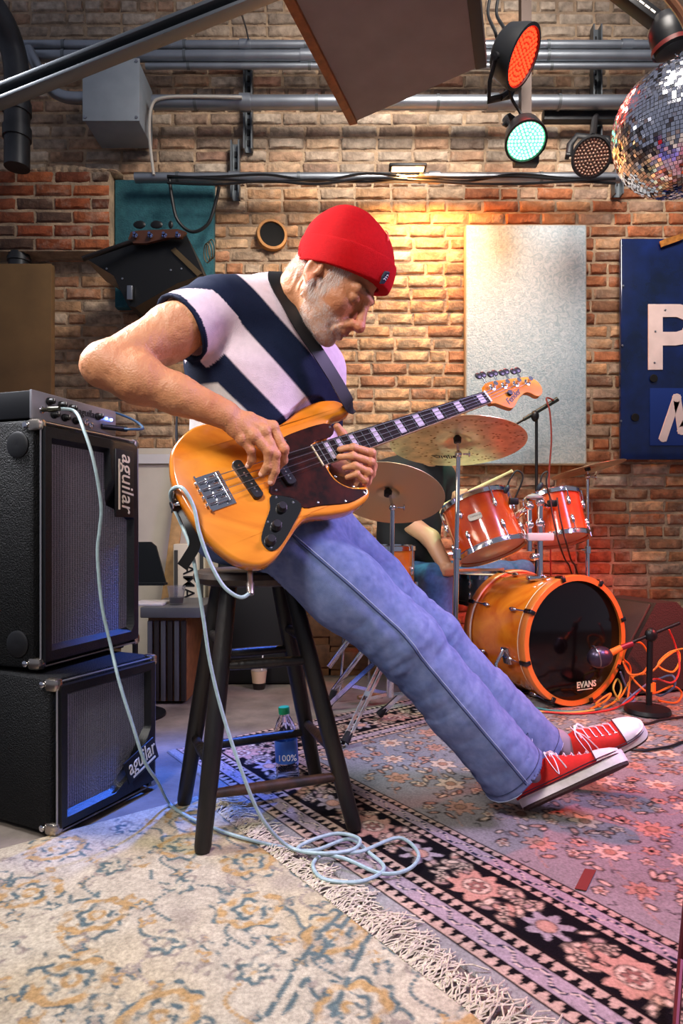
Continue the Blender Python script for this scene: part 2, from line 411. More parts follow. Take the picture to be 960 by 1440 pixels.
def brick_geo(rs, w, h, d=.05):
    # irregular brick: front grid 5x4 with worn edges, sides going back
    xs = np.array([0, .06, .36, .68, .94, 1]); zs = np.array([0, .13, .87, 1])
    vs = []
    for j, z in enumerate(zs):
        for i, x in enumerate(xs):
            edge = i in (0, 5) or j in (0, 3)
            y = (.010 if edge else 0) + rs.uniform(-.0035, .003)
            vs.append(((x - .5) * w + rs.uniform(-.004, .004) * (0 if not edge else 1), y, (z - .5) * h + rs.uniform(-.003, .003) * (1 if edge else 0)))
    n = 6; fs = [(j * n + i, j * n + i + 1, (j + 1) * n + i + 1, (j + 1) * n + i) for j in range(3) for i in range(5)]
    rim = [i for i in range(6)] + [11, 17] + [23 - i for i in range(6)] + [12, 6]
    o = len(vs); vs += [(vs[q][0], d, vs[q][2]) for q in rim]
    k = len(rim); fs += [(rim[i], o + i, o + (i + 1) % k, rim[(i + 1) % k]) for i in range(k)]
    return vs, fs
rb = random.Random(3)
variants = {}
def brick_mesh(kind, i):
    key = (kind, i)
    if key not in variants:
        w = BW - .013 if kind == 'stretcher' else BW / 2 - .013
        vs, fs = brick_geo(rb, w, BH - .014)
        me = bpy.data.meshes.new('brick'); me.from_pydata(vs, [], fs); me.update()
        me.polygons.foreach_set('use_smooth', np.ones(len(me.polygons), dtype=bool)); me.set_sharp_from_angle(angle=math.radians(50)); me.materials.append(BRICKOBJ); variants[key] = (me, vs, fs)
    return variants[key]
PAL_TAN = ['#b98a62', '#c39a74', '#a97a55', '#b5845c', '#c7a17c', '#9f6d48']
PAL_RED = ['#9c4f2c', '#8a4326', '#a85c36', '#7a3f28', '#935033']
PAL_GREY = ['#9a8a7a', '#a89887', '#8d7d6d', '#b3a392', '#8a7868', '#98836f']
PAL_DARK = ['#5c4234', '#66493a', '#53403a', '#704c38']
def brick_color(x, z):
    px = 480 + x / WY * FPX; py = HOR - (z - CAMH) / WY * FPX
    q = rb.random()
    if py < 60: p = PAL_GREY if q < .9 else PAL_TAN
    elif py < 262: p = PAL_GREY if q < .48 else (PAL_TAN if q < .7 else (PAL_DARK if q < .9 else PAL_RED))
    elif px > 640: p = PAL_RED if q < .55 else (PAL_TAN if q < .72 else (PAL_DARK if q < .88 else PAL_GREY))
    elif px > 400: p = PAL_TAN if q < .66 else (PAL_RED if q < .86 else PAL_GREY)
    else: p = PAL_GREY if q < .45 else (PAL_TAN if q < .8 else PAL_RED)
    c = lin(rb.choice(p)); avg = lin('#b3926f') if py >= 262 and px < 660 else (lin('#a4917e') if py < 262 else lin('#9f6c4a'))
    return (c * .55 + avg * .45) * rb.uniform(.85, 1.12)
cells = []
nrow = int(Z1 / BH)
for r in range(nrow):
    z = (r + .5) * BH; x = X0 + (BW / 2 if r % 2 else 0) + rb.uniform(-.02, .02)
    head = (r % 7 == 3)
    while x < X1 - BW:
        half = rb.random() < (.9 if head else .05); ww = BW / 2 if half else BW
        cells.append((x + ww / 2, z, 'header' if half else 'stretcher', r)); x += ww
# a few broken-out bricks leave holes as in the photograph (near the player's strap)
hole_pts = [at(p, q, WY) for p, q in ((597, 536), (597, 550), (208, 30), (312, 32), (214, 45))]
def vis_score(c):
    px = 480 + c[0] / WY * FPX; py = HOR - (c[1] - CAMH) / WY * FPX
    inside = 0 < px < 960 and 0 < py < 860
    if 655 < px < 825 and 316 < py < 650: return 1e9
    if px > 875 and 335 < py < 645: return 1e9
    return abs(px - 600) * .8 + abs(py - 420) + (0 if inside else 1e6)
cells = [c for c in cells if not any(abs(c[0] - h[0]) < (.06 if c[2] == 'header' else .02) and abs(c[1] - h[2]) < BH * .5 for h in hole_pts)]
order = sorted(range(len(cells)), key=lambda i: vis_score(cells[i])); single = set(order[:300])
jv, jf, jc = [], [], []
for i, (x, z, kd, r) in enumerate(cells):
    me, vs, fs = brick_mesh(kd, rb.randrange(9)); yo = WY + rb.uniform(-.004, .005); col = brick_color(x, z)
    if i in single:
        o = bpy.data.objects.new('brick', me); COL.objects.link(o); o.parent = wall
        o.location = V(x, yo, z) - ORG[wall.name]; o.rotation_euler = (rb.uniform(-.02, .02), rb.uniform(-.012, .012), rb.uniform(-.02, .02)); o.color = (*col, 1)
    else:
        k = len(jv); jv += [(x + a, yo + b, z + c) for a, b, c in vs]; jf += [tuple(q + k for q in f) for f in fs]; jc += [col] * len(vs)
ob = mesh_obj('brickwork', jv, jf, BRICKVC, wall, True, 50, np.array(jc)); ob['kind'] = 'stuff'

# projecting brick band on the left, darker, with a crumbling top
bandx1 = at(154, 300, 3.47)[0]; bz0, bz1 = at(0, 352, 3.47)[2], at(0, 238, 3.47)[2]
band = struct(MB().box(((bandx1 + X0) / 2, 3.545, (bz0 + bz1) / 2), (bandx1 - X0, .13, bz1 - bz0)).build('wall_ledge', mort, None, False))
for r in range(6):
    z = bz0 + (r + .5) * (bz1 - bz0) / 6; x = bandx1
    first = r % 2
    while x > -2.3:
        half = first or rb.random() < .1; first = 0; ww = BW / 2 if half else BW
        me, vs, fs = brick_mesh('header' if half else 'stretcher', rb.randrange(9))
        o = bpy.data.objects.new('brick', me); COL.objects.link(o); o.parent = band
        o.location = V(x - ww / 2, 3.468 + rb.uniform(-.004, .004), z) - ORG[band.name]; o.color = (*(lin(rb.choice(PAL_RED + PAL_DARK[:2])) * rb.uniform(.6, 1)), 1)
        x -= ww
topm = MB()
for k in range(26):
    x = -2.3 + k * (bandx1 + 2.3) / 25; h = .012 + .035 * (math.exp(-((k - 19) / 3.2) ** 2)) + rb.uniform(0, .008)
    topm.sphere((x, 3.53, bz1), (.055, .06, h), 8, None, 6)
topm.build('mortar_cap', mort, band)

# vent pipe sleeve in the wall
c = at(382, 331, WY - .01)
vp = thing('vent_sleeve', 'round vent sleeve with a dark opening set into the brick wall', 'vent', c)
MB().lathe(c, (.25, -1, 0), [(.080, -.03), (.088, .0), (.084, .018), (.070, .02), (.068, .0), (.066, -.03)], 30, False).build('collar', mat('vent_orange', '#b27a3c', .6, var=.3), vp)
MB().lathe(c, (.25, -1, 0), [(.0, .012), (.0705, .011)], 30, False).build('opening', mat('void_black', '#060606', .9), vp)  # flat black disc paints the shade inside the sleeve
# ================================================================== RUGS
E1 = V(.8, .6, 0); E2 = V(.6, -.8, 0)
class Paint:
    def __init__(s, su, tv, base):
        s.u, s.v = su, tv; s.U, s.Vv = np.meshgrid(su, tv, indexing='ij'); s.c = np.zeros(s.U.shape + (3,)) + base
    def win(s, u, v, R):
        a, b = np.searchsorted(s.u, (u - R, u + R)); c, d = np.searchsorted(s.v, (v - R, v + R)); return slice(a, b), slice(c, d)
    def mix(s, sl, m, col): s.c[sl] += (np.asarray(col) - s.c[sl]) * np.clip(m, 0, 1)[..., None]
    def flower(s, u, v, R, n, fill, out, mid, ph=0, amp=.2, lw=.0045, sq=1.0, rot=0.0, inner=.3, wob=0.0):
        sl = s.win(u, v, R * 1.35 + .01)
        du, dv = s.U[sl] - u, s.Vv[sl] - v
        if du.size == 0: return
        cr, sr = math.cos(rot), math.sin(rot); x = du * cr + dv * sr; y = (-du * sr + dv * cr) / sq
        rr = np.hypot(x, y); th = np.arctan2(y, x); edge = R * (1 - amp + amp * np.cos(n * th + ph))
        if wob: edge = edge * (1 + wob * vn2(s.U[sl], s.Vv[sl], 60, 3))
        d = rr - edge; px = .0035
        s.mix(sl, .5 - d / px, fill)
        s.mix(sl, .5 - (np.abs(d) - lw * .5) / px, out)
        if inner:
            s.mix(sl, .5 - (rr - R * inner) / px, mid); s.mix(sl, .5 - (np.abs(rr - R * inner) - lw * .35) / px, out)
    def leaf(s, u, v, L, W, ang, fill, out, lw=.004):
        sl = s.win(u, v, L * 1.2); du, dv = s.U[sl] - u, s.Vv[sl] - v
        if du.size == 0: return
        x = du * math.cos(ang) + dv * math.sin(ang); y = -du * math.sin(ang) + dv * math.cos(ang)
        d = (np.sqrt((x / L) ** 2 + (y / W) ** 2) - 1) * min(L, W); px = .0035
        s.mix(sl, .5 - d / px, fill)
        if lw: s.mix(sl, .5 - (np.abs(d) - lw * .5) / px, out)
    def line(s, pts, w, col, brk=0.0, k=8):
        for p in smooth_path([(a, b, 0) for a, b in pts], k):
            sl = s.win(p[0], p[1], w * 2 + .006); d = np.hypot(s.U[sl] - p[0], s.Vv[sl] - p[1]) - w
            if d.size == 0: continue
            m = np.clip(.5 - d / .0035, 0, 1)
            if brk: m = m * np.clip(.5 + 3 * (vn2(s.U[sl], s.Vv[sl], 70, 9) + brk), 0, 1)
            s.mix(sl, m, col)
def rug_mesh(name, P, z0, m, wave=.0012):
    nu, nv = P.U.shape
    W = P.U[..., None] * E1 + P.Vv[..., None] * E2
    W[..., 2] = z0 + wave * vn2(P.U, P.Vv, 5, 4) + .0006 * vn2(P.U, P.Vv, 90, 2)
    b = (np.arange(nu) == 0) | (np.arange(nu) == nu - 1); W[b, :, 2] = .001; b = (np.arange(nv) == 0) | (np.arange(nv) == nv - 1); W[:, b, 2] = .001
    idx = np.arange(nu * nv).reshape(nu, nv)
    F = np.stack([idx[:-1, :-1], idx[:-1, 1:], idx[1:, 1:], idx[1:, :-1]], -1).reshape(-1, 4)
    return mesh_obj(name, W.reshape(-1, 3), F, m, None, True, None, P.c.reshape(-1, 3))
WOOL = mat('rug_wool', '#a09080', 0.95, attr='Col', var=.22, vscale=70, bump=.5, bscale=420, spec=.08)
# ---- large Persian rug
S0, T0 = .853, -2.08
us = np.concatenate([np.arange(.822, 1.9, .0042), np.arange(1.9, 3.18, .0085)]); ts = np.concatenate([np.arange(T0, -.25, .0045), np.arange(-.25, .7, .03)])
INK = lin('#120d10'); NAVY = lin('#23263c'); BEIGE = lin('#c3a48e'); PINK = lin('#b98d7a'); FIELD = lin('#85898f'); CREAMC = lin('#cdb49d'); TAN = lin('#a97f68')
P = Paint(us, ts, FIELD)
n1 = vn2(P.U, P.Vv, 2.1, 1); P.c[:] = FIELD + (lin('#8f8886') - FIELD) * np.clip(.5 + n1, 0, 1)[..., None]
eS = P.U - S0; eT = P.Vv - T0; e = np.minimum(eS, eT); along = np.where(eS < eT, P.Vv, P.U)
# field: vines, rosettes, curls
rf = random.Random(11)
BW_TOT = .325
for i in range(9):
    for j in range(14):
        u = S0 + BW_TOT + .11 + i * .19 + (.095 if j % 2 else 0); v = T0 + BW_TOT + .07 + j * .125
        if v > .2: continue
        P.line([(u, v), (u + .05, v + .05), (u + .02, v + .11), (u + .095, v + .125)], .0022, TAN)
        P.line([(u, v), (u - .05, v + .03), (u - .08, v + .08)], .0022, TAN)
        for k in range(7):
            a = rf.uniform(0, 6.28); rr = rf.uniform(.055, .1)
            P.leaf(u + rr * math.cos(a), v + rr * math.sin(a), rf.uniform(.012, .02), rf.uniform(.006, .009), rf.uniform(0, 3.1), CREAMC if rf.random() < .6 else PINK, INK, .0036)
        for k in range(5):
            a = rf.uniform(0, 6.28); rr = rf.uniform(.06, .1); a2 = rf.uniform(0, 6.28); x, y = u + rr * math.cos(a), v + rr * math.sin(a)
            P.line([(x, y), (x + .012 * math.cos(a2), y + .012 * math.sin(a2)), (x + .02 * math.cos(a2 + .9), y + .02 * math.sin(a2 + .9))], .0017, INK, k=5)
        P.flower(u, v, rf.uniform(.038, .05), rf.choice([6, 8, 8, 10]), CREAMC if (i + j) % 2 else PINK, INK, TAN, rf.uniform(0, 6), .2, .004, 1, 0, .32, .15)
        P.flower(u + .08, v + .055, .023, 6, PINK, INK, INK, rf.uniform(0, 6), .18, .0035, 1, 0, .25)
        P.flower(u - .07, v - .05, .018, 5, CREAMC, INK, TAN, rf.uniform(0, 6), .2, .0035, 1, 0, .3)
# main border ground
mb_ = (e > .112) & (e < .238); P.c[mb_] = lin('#0f0b10')
gd = ((e < .112) | ((e >= .238) & (e < BW_TOT))) & (e >= 0); P.c[gd] = lin('#b79b8a')
def bord(al, ee, edge):                      # (along, distance) -> rug coordinates
    return (S0 + ee, al) if edge == 's' else (al, T0 + ee)
for edge, a0, a1 in (('s', T0 + .16, -.2), ('t', S0 + .16, 3.0)):
    k = 0; a = a0
    while a < a1:
        big = k % 2 == 0
        u, v = bord(a, .175, edge); rot0 = 0 if edge == 's' else math.pi / 2
        if big: P.flower(u, v, .060, 9, PINK, INK, CREAMC, 0, .16, .004, 1.15, rot0, .45, .2); P.flower(u, v, .022, 6, lin('#8f6257'), INK, CREAMC, 0, .2, .003)
        else: P.flower(u, v, .047, 7, lin('#9d8f93'), INK, PINK, 1, .22, .004, 1.1, rot0, .4, .2)
        for q in range(26):
            da = rf.uniform(.045, .125); ee = rf.uniform(.123, .228); uu, vv = bord(a + da, ee, edge)
            P.leaf(uu, vv, rf.uniform(.010, .019), rf.uniform(.006, .009), rf.uniform(0, 3.14), rf.choice([BEIGE, PINK, lin('#a58a80'), CREAMC]), INK, .0025)
        for sgn in (-1, 1):
            for q in range(3):
                uu, vv = bord(a + .085 + .012 * q, .175 + sgn * (.02 + .012 * q), edge); P.flower(uu, vv, .011, 5, CREAMC, INK, INK, 0, .2, .003, 1, 0, .3)
        a += .17; k += 1
for g0, g1 in ((0, .112), (.238, BW_TOT)):
    wd = g1 - g0
    def stripe(a, b, col):
        m = (e >= g0 + a * wd) & (e < g0 + b * wd); P.c[m] = col
    tri = .026; ph = (along / tri) % 1
    for a, b in ((.06, .27), (.73, .94)):
        q = (e - g0 - a * wd) / ((b - a) * wd); m = (q > 0) & (q < 1)
        P.c[m & (np.abs(ph - .5) * 2 < .75 * (q if a < .5 else 1 - q))] = INK
    m = (e >= g0 + .31 * wd) & (e < g0 + .69 * wd); P.c[m] = lin('#9d8c92')
    q = (e - g0 - .5 * wd) / (.19 * wd); wv = np.sign(np.sin(along * 2 * math.pi / .075)) * np.abs(np.sin(along * 2 * math.pi / .075)) ** .6 * .5
    P.c[m & (np.abs(q - wv) < .2)] = lin('#1f2538'); P.c[m & (np.abs(q - wv) < .08)] = lin('#c8b3a4')
    for a, b in ((0, .05), (.27, .32), (.68, .73), (.94, 1.0)): stripe(a, b, lin('#160e10'))
P.c[(e < 0)] = lin('#8f8b88')
P.c *= (.80 * (1 + .12 * vn2(P.U, P.Vv, 9, 8) + .12 * vn2(P.U, P.Vv, 130, 12)))[..., None]
persian = tag(rug_mesh('persian_rug', P, .006, WOOL), 'large patterned rug with dark floral border and grey-pink field under the drums', 'rug')
# ---- cream rug
us = np.arange(-.42, .748, .0034); ts = np.arange(-1.66, -.2, .0038)
CR = lin('#c6b9a2'); TEAL = lin('#1f5560'); MUST = lin('#bd9250'); TAUPE = lin('#93857a'); SAND = lin('#d2c6a8')
Q = Paint(us, ts, CR)
Q.c[:] = CR + (SAND - CR) * np.clip(.5 + 1.2 * vn2(Q.U, Q.Vv, 3, 5), 0, 1)[..., None]
Q.c += (lin('#c8b07c') - Q.c) * np.clip(vn2(Q.U, Q.Vv, 6, 6) * .9 - .1, 0, .6)[..., None]
Q.c += (TAUPE - Q.c) * np.clip(vn2(Q.U, Q.Vv, 14, 7) * 1.2 - .45, 0, .6)[..., None]
def ring(u, v, R, w, col, n=7, amp=.1, sq=1., rot=0., brk=.15, fill=None):
    sl = Q.win(u, v, R * 1.6); du, dv = Q.U[sl] - u, Q.Vv[sl] - v
    if du.size == 0: return
    x = du * math.cos(rot) + dv * math.sin(rot); y = (-du * math.sin(rot) + dv * math.cos(rot)) / sq
    ed = R * (1 - amp + amp * np.cos(n * np.arctan2(y, x))) * (1 + .12 * vn2(Q.U[sl], Q.Vv[sl], 45, 2)); d = np.hypot(x, y) - ed
    br = np.clip(.5 + 3.5 * (vn2(Q.U[sl], Q.Vv[sl], 80, 12) * .8 + brk), 0, 1)
    if fill is not None: Q.mix(sl, np.clip(.5 - d / .006, 0, 1) * br * .75, fill)
    Q.mix(sl, np.clip(.5 - (np.abs(d) - w) / .004, 0, 1) * br, col)
rf = random.Random(21)
for i in range(7):
    for j in range(9):
        u = -.30 + i * .165 + (.08 if j % 2 else 0); v = -1.58 + j * .16
        big = (i + j) % 2 == 0
        Q.line([(u, v), (u + .06, v + .05), (u + .05, v + .11), (u + .09, v + .16)], .0045, TEAL, .05)
        Q.line([(u, v), (u - .07, v + .03), (u - .06, v + .1)], .004, rf.choice([TEAL, TAUPE, MUST]), .0)
        if big:
            ring(u, v, .078, .006, TEAL, 8, .1, .8, rf.uniform(0, 3), .12); ring(u, v, .060, .009, MUST, 8, .06, .8, 0, .2)
            ring(u, v, .034, .006, TEAL, 5, .15, 1, 0, .1, SAND); ring(u, v, .014, .005, MUST, 3, .1)
        else:
            ring(u, v, .045, .005, TAUPE, 6, .15, .9, rf.uniform(0, 3), .1, SAND); ring(u, v, .030, .007, TEAL, 6, .2, 1, 0, .05)
        for k in range(5):
            a = rf.uniform(0, 6.28); rr = rf.uniform(.05, .11); ring(u + rr * math.cos(a), v + rr * math.sin(a), rf.uniform(.012, .022), .0045, rf.choice([TEAL, TEAL, TAUPE, MUST]), 4, .25, .8, rf.uniform(0, 3), .05, rf.choice([None, TAUPE, MUST]))
def fl2st(px, py): X, Y = (px - 480) * .75 / (py - 745), 675 / (py - 745); return (.8 * X + .6 * Y, .6 * X - .8 * Y)
for x0, x1 in ((489, 375), (505, 400), (545, 468)): Q.line([fl2st(x0, 1282), fl2st((x0 + x1) / 2, 1350), fl2st(x1, 1440)], .005, TEAL, .15, 40)
Q.c += (CR - Q.c) * .2
Q.c *= (.66 * (1 + .12 * vn2(Q.U, Q.Vv, 30, 9) + .16 * vn2(Q.U, Q.Vv, 140, 10)))[..., None]
cream = tag(rug_mesh('cream_rug', Q, .0135, WOOL, .0016), 'worn cream rug with teal and mustard motifs and a tangled fringe', 'rug')
fr = MB(); rg = random.Random(4)
STR = mat('fringe_yarn', '#c0b49c', .9, var=.3, vscale=60)
t = -1.60
while t < -.2:
    cl = rg.uniform(-.03, .03); ln = rg.uniform(.05, .105)
    for k in range(rg.randint(5, 8)):
        tt = t + rg.uniform(-.008, .008); pts = []
        sw = cl + rg.uniform(-.03, .03); L = ln * rg.uniform(.75, 1.15)
        for q in range(6):
            f = q / 5; s_ = .742 + L * f; pts.append(s_ * E1 + (tt + sw * f * f + .006 * math.sin(f * 9 + k)) * E2 + V(0, 0, .012 + .010 * math.sin(f * 3.1) * rg.uniform(.2, 1) - .003 * f + rg.uniform(0, .003)))
        fr.tube(pts, .0014, 4)
    t += rg.uniform(.012, .018)
fo = fr.build('fringe', STR, cream); fo['kind'] = 'stuff'
tp = []
for px, py in ((822, 1222), (838, 1224), (824, 1253), (808, 1250)):
    d = (CAMH - .0085) * FPX / (py - HOR); tp.append(((px - 480) / FPX * d, d, .0085))
m_ = MB(); m_.add(tp + [(a, b, c + .0012) for a, b, c in tp], [(0, 1, 2, 3), (7, 6, 5, 4), (0, 4, 5, 1), (1, 5, 6, 2), (2, 6, 7, 3), (3, 7, 4, 0)])
tag(m_.build('tape_strip', mat('red_tape', '#5e1c12', .7), None, False), 'short strip of dark red tape stuck on the patterned rug', 'tape')
# ================================================================== AMP STACK
TOLEX = mat('black_tolex', '#08090b', .6, spec=.25, bump=.7, bscale=260)
BAFFLE = mat('black_baffle', '#0b0c10', .35, bump=.15, bscale=300)
GRILLE = checker_grille('grille_cloth', '#15161b', '#7d7a86', 330)
NICKEL = mat('nickel', '#b9aea0', .25, 1.0)
PIPING = mat('silver_piping', '#8d8d92', .35, .6)
def cabinet(name, label, A, B, z0, z1, depth, cut, logo):
    # A, B: front face feet (left, right in plan); cut: which corner of the grille steps in
    A = V(*A, 0); B = V(*B, 0); x = nz(B - A); W = np.linalg.norm(B - A); n = nz(np.cross(x, (0, 0, 1)))   # n points out of the front
    up = V(0, 0, 1); H = z1 - z0; Cc = (A + B) / 2
    t = thing(name, label, 'amplifier', Cc - n * depth / 2 + up * z0)
    MB().box(Cc - n * (depth / 2 + .012) + up * (z0 + H / 2), (W, depth - .02, H), (x, n, up), .012).build('cabinet_shell', TOLEX, t)
    # baffle frame with a stepped opening
    o = Cc + up * z0 - n * .012
    hw = W / 2 - .012; zb, zt = .014, H - .014
    outer = [(-hw, zb), (hw, zb), (hw, zt), (-hw, zt)]
    m = .045 if H > .5 else .035
    gl, gr, gb, gt = -hw + m * .8, hw - m * .8, zb + m, zt - m
    sx = W * .36 if H < .5 else W * .25; sy = .13 if H < .5 else .19
    if cut == 'top': inner = [(gl, gb), (gr, gb), (gr, gt - sy), (gr - .02, gt - sy + .01), (gr - sx, gt - sy + .035), (gr - sx, gt), (gl, gt)]
    else: inner = [(gl, gb), (gr - sx, gb), (gr, gb + sy), (gr, gt), (gl, gt)]
    fm = MB(); IN = np.array(inner); n_in = len(IN)
    def pt(q, d): return o + x * q[0] + up * q[1] + n * d
    # frame as ring between outer rectangle and inner polygon (ray-matched)
    cen = IN.mean(0); rin = []; rout = []
    K = 72
    for k in range(K):
        a = 2 * math.pi * k / K; d = np.array([math.cos(a), math.sin(a)])
        def hit(poly):
            best = 9
            for i in range(len(poly)):
                p, q = np.array(poly[i]), np.array(poly[(i + 1) % len(poly)]); e_ = q - p; den = d[0] * e_[1] - d[1] * e_[0]
                if abs(den) < 1e-9: continue
                r_ = p - cen; tt = (r_[0] * e_[1] - r_[1] * e_[0]) / den; uu = (r_[0] * d[1] - r_[1] * d[0]) / den
                if tt > 0 and -1e-6 <= uu <= 1 + 1e-6: best = min(best, tt)
            return cen + d * best
        rin.append(hit(inner)); rout.append(hit(outer))
    # snap rays nearest to corners
    for poly, rr in ((inner, rin), (outer, rout)):
        for cpt in poly:
            k = min(range(K), key=lambda q: np.linalg.norm(rr[q] - np.array(cpt))); rr[k] = np.array(cpt, float)
    vs = [pt(q, .004) for q in rout] + [pt(q, .014) for q in [a_ * .93 + b_ * .07 for a_, b_ in zip(rout, rin)]] + [pt(q, .014) for q in [a_ * .35 + b_ * .65 for a_, b_ in zip(rout, rin)]] + [pt(q, -.012) for q in rin]
    fs = [(i * K + k, i * K + (k + 1) % K, (i + 1) * K + (k + 1) % K, (i + 1) * K + k) for i in range(3) for k in range(K)]
    fm.add(vs, fs); fm.build('baffle_frame', BAFFLE, t)
    MB().prism(inset_poly(IN, -.012), o, x, up, -.010, -.006).build('grille', GRILLE, t, False)
    pp = MB(); e0 = [pt(q, .006) for q in [(-W / 2 + .007, .006), (W / 2 - .007, .006), (W / 2 - .007, H - .006), (-W / 2 + .007, H - .006)]]
    for i in range(4): pp.cyl(e0[i], e0[(i + 1) % 4], .0024, n=6)
    pp.build('piping', PIPING, t)
    for cx, cz, sg in ((-1, 0, 1), (1, 0, 1), (-1, 1, -1), (1, 1, -1)):      # metal corners
        pc = pt((cx * (W / 2 - .011), cz * H + sg * .014), -.010)
        q = MB().box(pc, (.028, .040, .032), (x, n, up), .009).build('corner_cap', NICKEL, t)
        MB().lathe(pc - x * .016 * 1 + up * 0 - n * .024 if cx < 0 else pc + x * .016 - n * .024, x * cx, [(.008, -.003), (.008, 0), (.004, .002), (0, .002)], 12).build('screw', CHROME, q)
    for zz in ((.1 * H, .9 * H) if H > .5 else ()):                            # recessed strap/handle buttons on the side
        pc = Cc - x * (W / 2) - n * .07 + up * (z0 + zz)
        MB().lathe(pc, -x, [(.034, -.002), (.034, .004), (.028, .007), (0, .005)], 24).build('side_button', BLACKP, t)
    for cx in (-1, 1):
        for dd in (.05, depth - .05):
            MB().lathe(Cc + x * cx * (W / 2 - .04) - n * dd + up * (z0 - .010), up, [(.014, 0), (.016, .012)], 12).build('foot', RUBBER, t)
    # name plate
    if cut == 'top': pc, rotx, size = (gr - sx * .5 + .012, gt - sy * .02), -up, .078
    else: pc, rotx, size = (gr - sx * .62, gb + .012), nz(x + up * .35), .062
    if cut == 'top': L_ = sy * .98; o2 = pt((gr - sx * .52, gt + .012), .0150); yx = x
    else: L_ = sx * .9; o2 = pt((gr - sx * .62, gb + .012), .0150); yx = nz(np.cross(n, rotx))
    MB().box(o2 + rotx * L_ * .5 + yx * size * .24 - n * .001, (L_ * 1.08, size * 1.1, .006), (rotx, yx, np.cross(rotx, yx)), .008).build('name_plate', BLACKP, t)
    tx = MB().text(logo, (0, 0, 0), (1, 0, 0), (0, 1, 0), 1.0, .18); wd = max(q[0] for q in tx.v)
    tm = MB().text(logo, o2 + n * .0026 + rotx * .004 + yx * .004, rotx, yx, size * 1.0, .18, .0008, bold=.0, sx=L_ * .97 / (wd * size))
    tm.box(o2 + n * .0026 + rotx * L_ * .52 - yx * size * .12, (L_ * .8, size * .09, .0016), (rotx, yx, np.cross(rotx, yx)))
    tm.build('lettering', CREAM, t, False)
    return t
cabinet('bass_cabinet', 'low black bass speaker cabinet with angled lower grille corner standing on the rug', (-.683, 1.534), (-.531, 1.853), .012, .388, .30, 'bottom', 'aguilar')
cabinet('bass_cabinet', 'tall black bass speaker cabinet stacked on the low cabinet, amp head on top', (-.752, 1.60), (-.624, 1.99), .398, 1.028, .32, 'top', 'aguilar')
# amp head
A, B = V(-.786, 1.625, 0), V(-.683, 1.935, 0); x = nz(B - A); n = nz(np.cross(x, (0, 0, 1))); up = V(0, 0, 1); W = np.linalg.norm(B - A); z0 = 1.034; H = .072; Cc = (A + B) / 2
t = thing('amp_head', 'small grey-fronted bass amplifier head on top of the tall cabinet', 'amplifier', Cc + up * (z0 - .006) - n * .1)
MB().box(Cc - n * .11 + up * (z0 + H / 2), (W, .21, H), (x, n, up), .004).build('casing', mat('head_case', '#1a1b1e', .4, .2), t)
vm = MB()
for k in range(3): vm.box(A - n * (.13 + .012 * k) - x * .0006 + up * (z0 + H / 2), (.002, .003, H * .6), (x, n, up))
vm.build('vent_slot', mat('slot_grey', '#6a6c70', .5), t)
MB().box(Cc - n * .003 + up * (z0 + H / 2), (W + .002, .008, H + .002), (x, n, up), .002).build('front_panel', mat('panel_grey', '#8c8a90', .35, .5), t)
def hp(u, v, d=.002): return A + x * W * u + up * (z0 + H * v) + n * d
for u, v in ((.17, .72), (.30, .70), (.42, .68), (.22, .28), (.34, .26), (.47, .24), (.75, .62)):
    k_ = MB().lathe(hp(u, v), n, [(.0105, 0), (.0105, .004), (.008, .006), (.0072, .016), (.006, .018), (0, .018)], 16).build('knob', BLACKP, t)
    MB().box(hp(u, v, .0205) + up * .004, (.0012, .001, .006), (x, n, up)).build('pointer', WHITEP, k_)
for u, v in ((.09, .35), (.60, .28), (.66, .2)): MB().lathe(hp(u, v), n, [(.009, 0), (.009, .003), (.006, .004), (.005, .001)], 14).build('jack', CHROME, t)
MB().text('aguilar', hp(.50, .52, .0022), x, up, .030, .2, .0004).build('lettering', BLACKP, t, False)
for u in (.865, .93): MB().lathe(hp(u, .62), n, [(.0042, 0), (.004, .003), (0, .005)], 12).build('indicator', mat('led_blue', '#9fb4ff', .3, emit='#5b7dff', estr=14), t)
for u in (.08, .92):
    for d in (.03, .18): MB().lathe(A + x * W * u - n * d + up * (z0 - .007), up, [(.008, 0), (.009, .008)], 10).build('foot', RUBBER, t)
# speaker cable looping from the right of the head
bc = thing('speaker_cable', 'short blue cable looping out of the front of the amp head', 'cable', hp(.85, .25))
MB().cyl(hp(.80, .26), hp(.80, .26) + n * .035 + x * .07, .008, n=12).build('plug', BLACKP, bc)
MB().tube(smooth_path([hp(.80, .26) + n * .03 + x * .06, hp(.98, .22, .06), hp(1.12, .35, .07), hp(1.14, .75, .03), hp(1.02, 1.05, -.02), hp(.85, 1.12, -.06), hp(.62, 1.1, -.12), hp(.55, 1.05, -.17)], 8), .0038, 8).build('cord', mat('blue_cord', '#2b4a66', .5), bc)

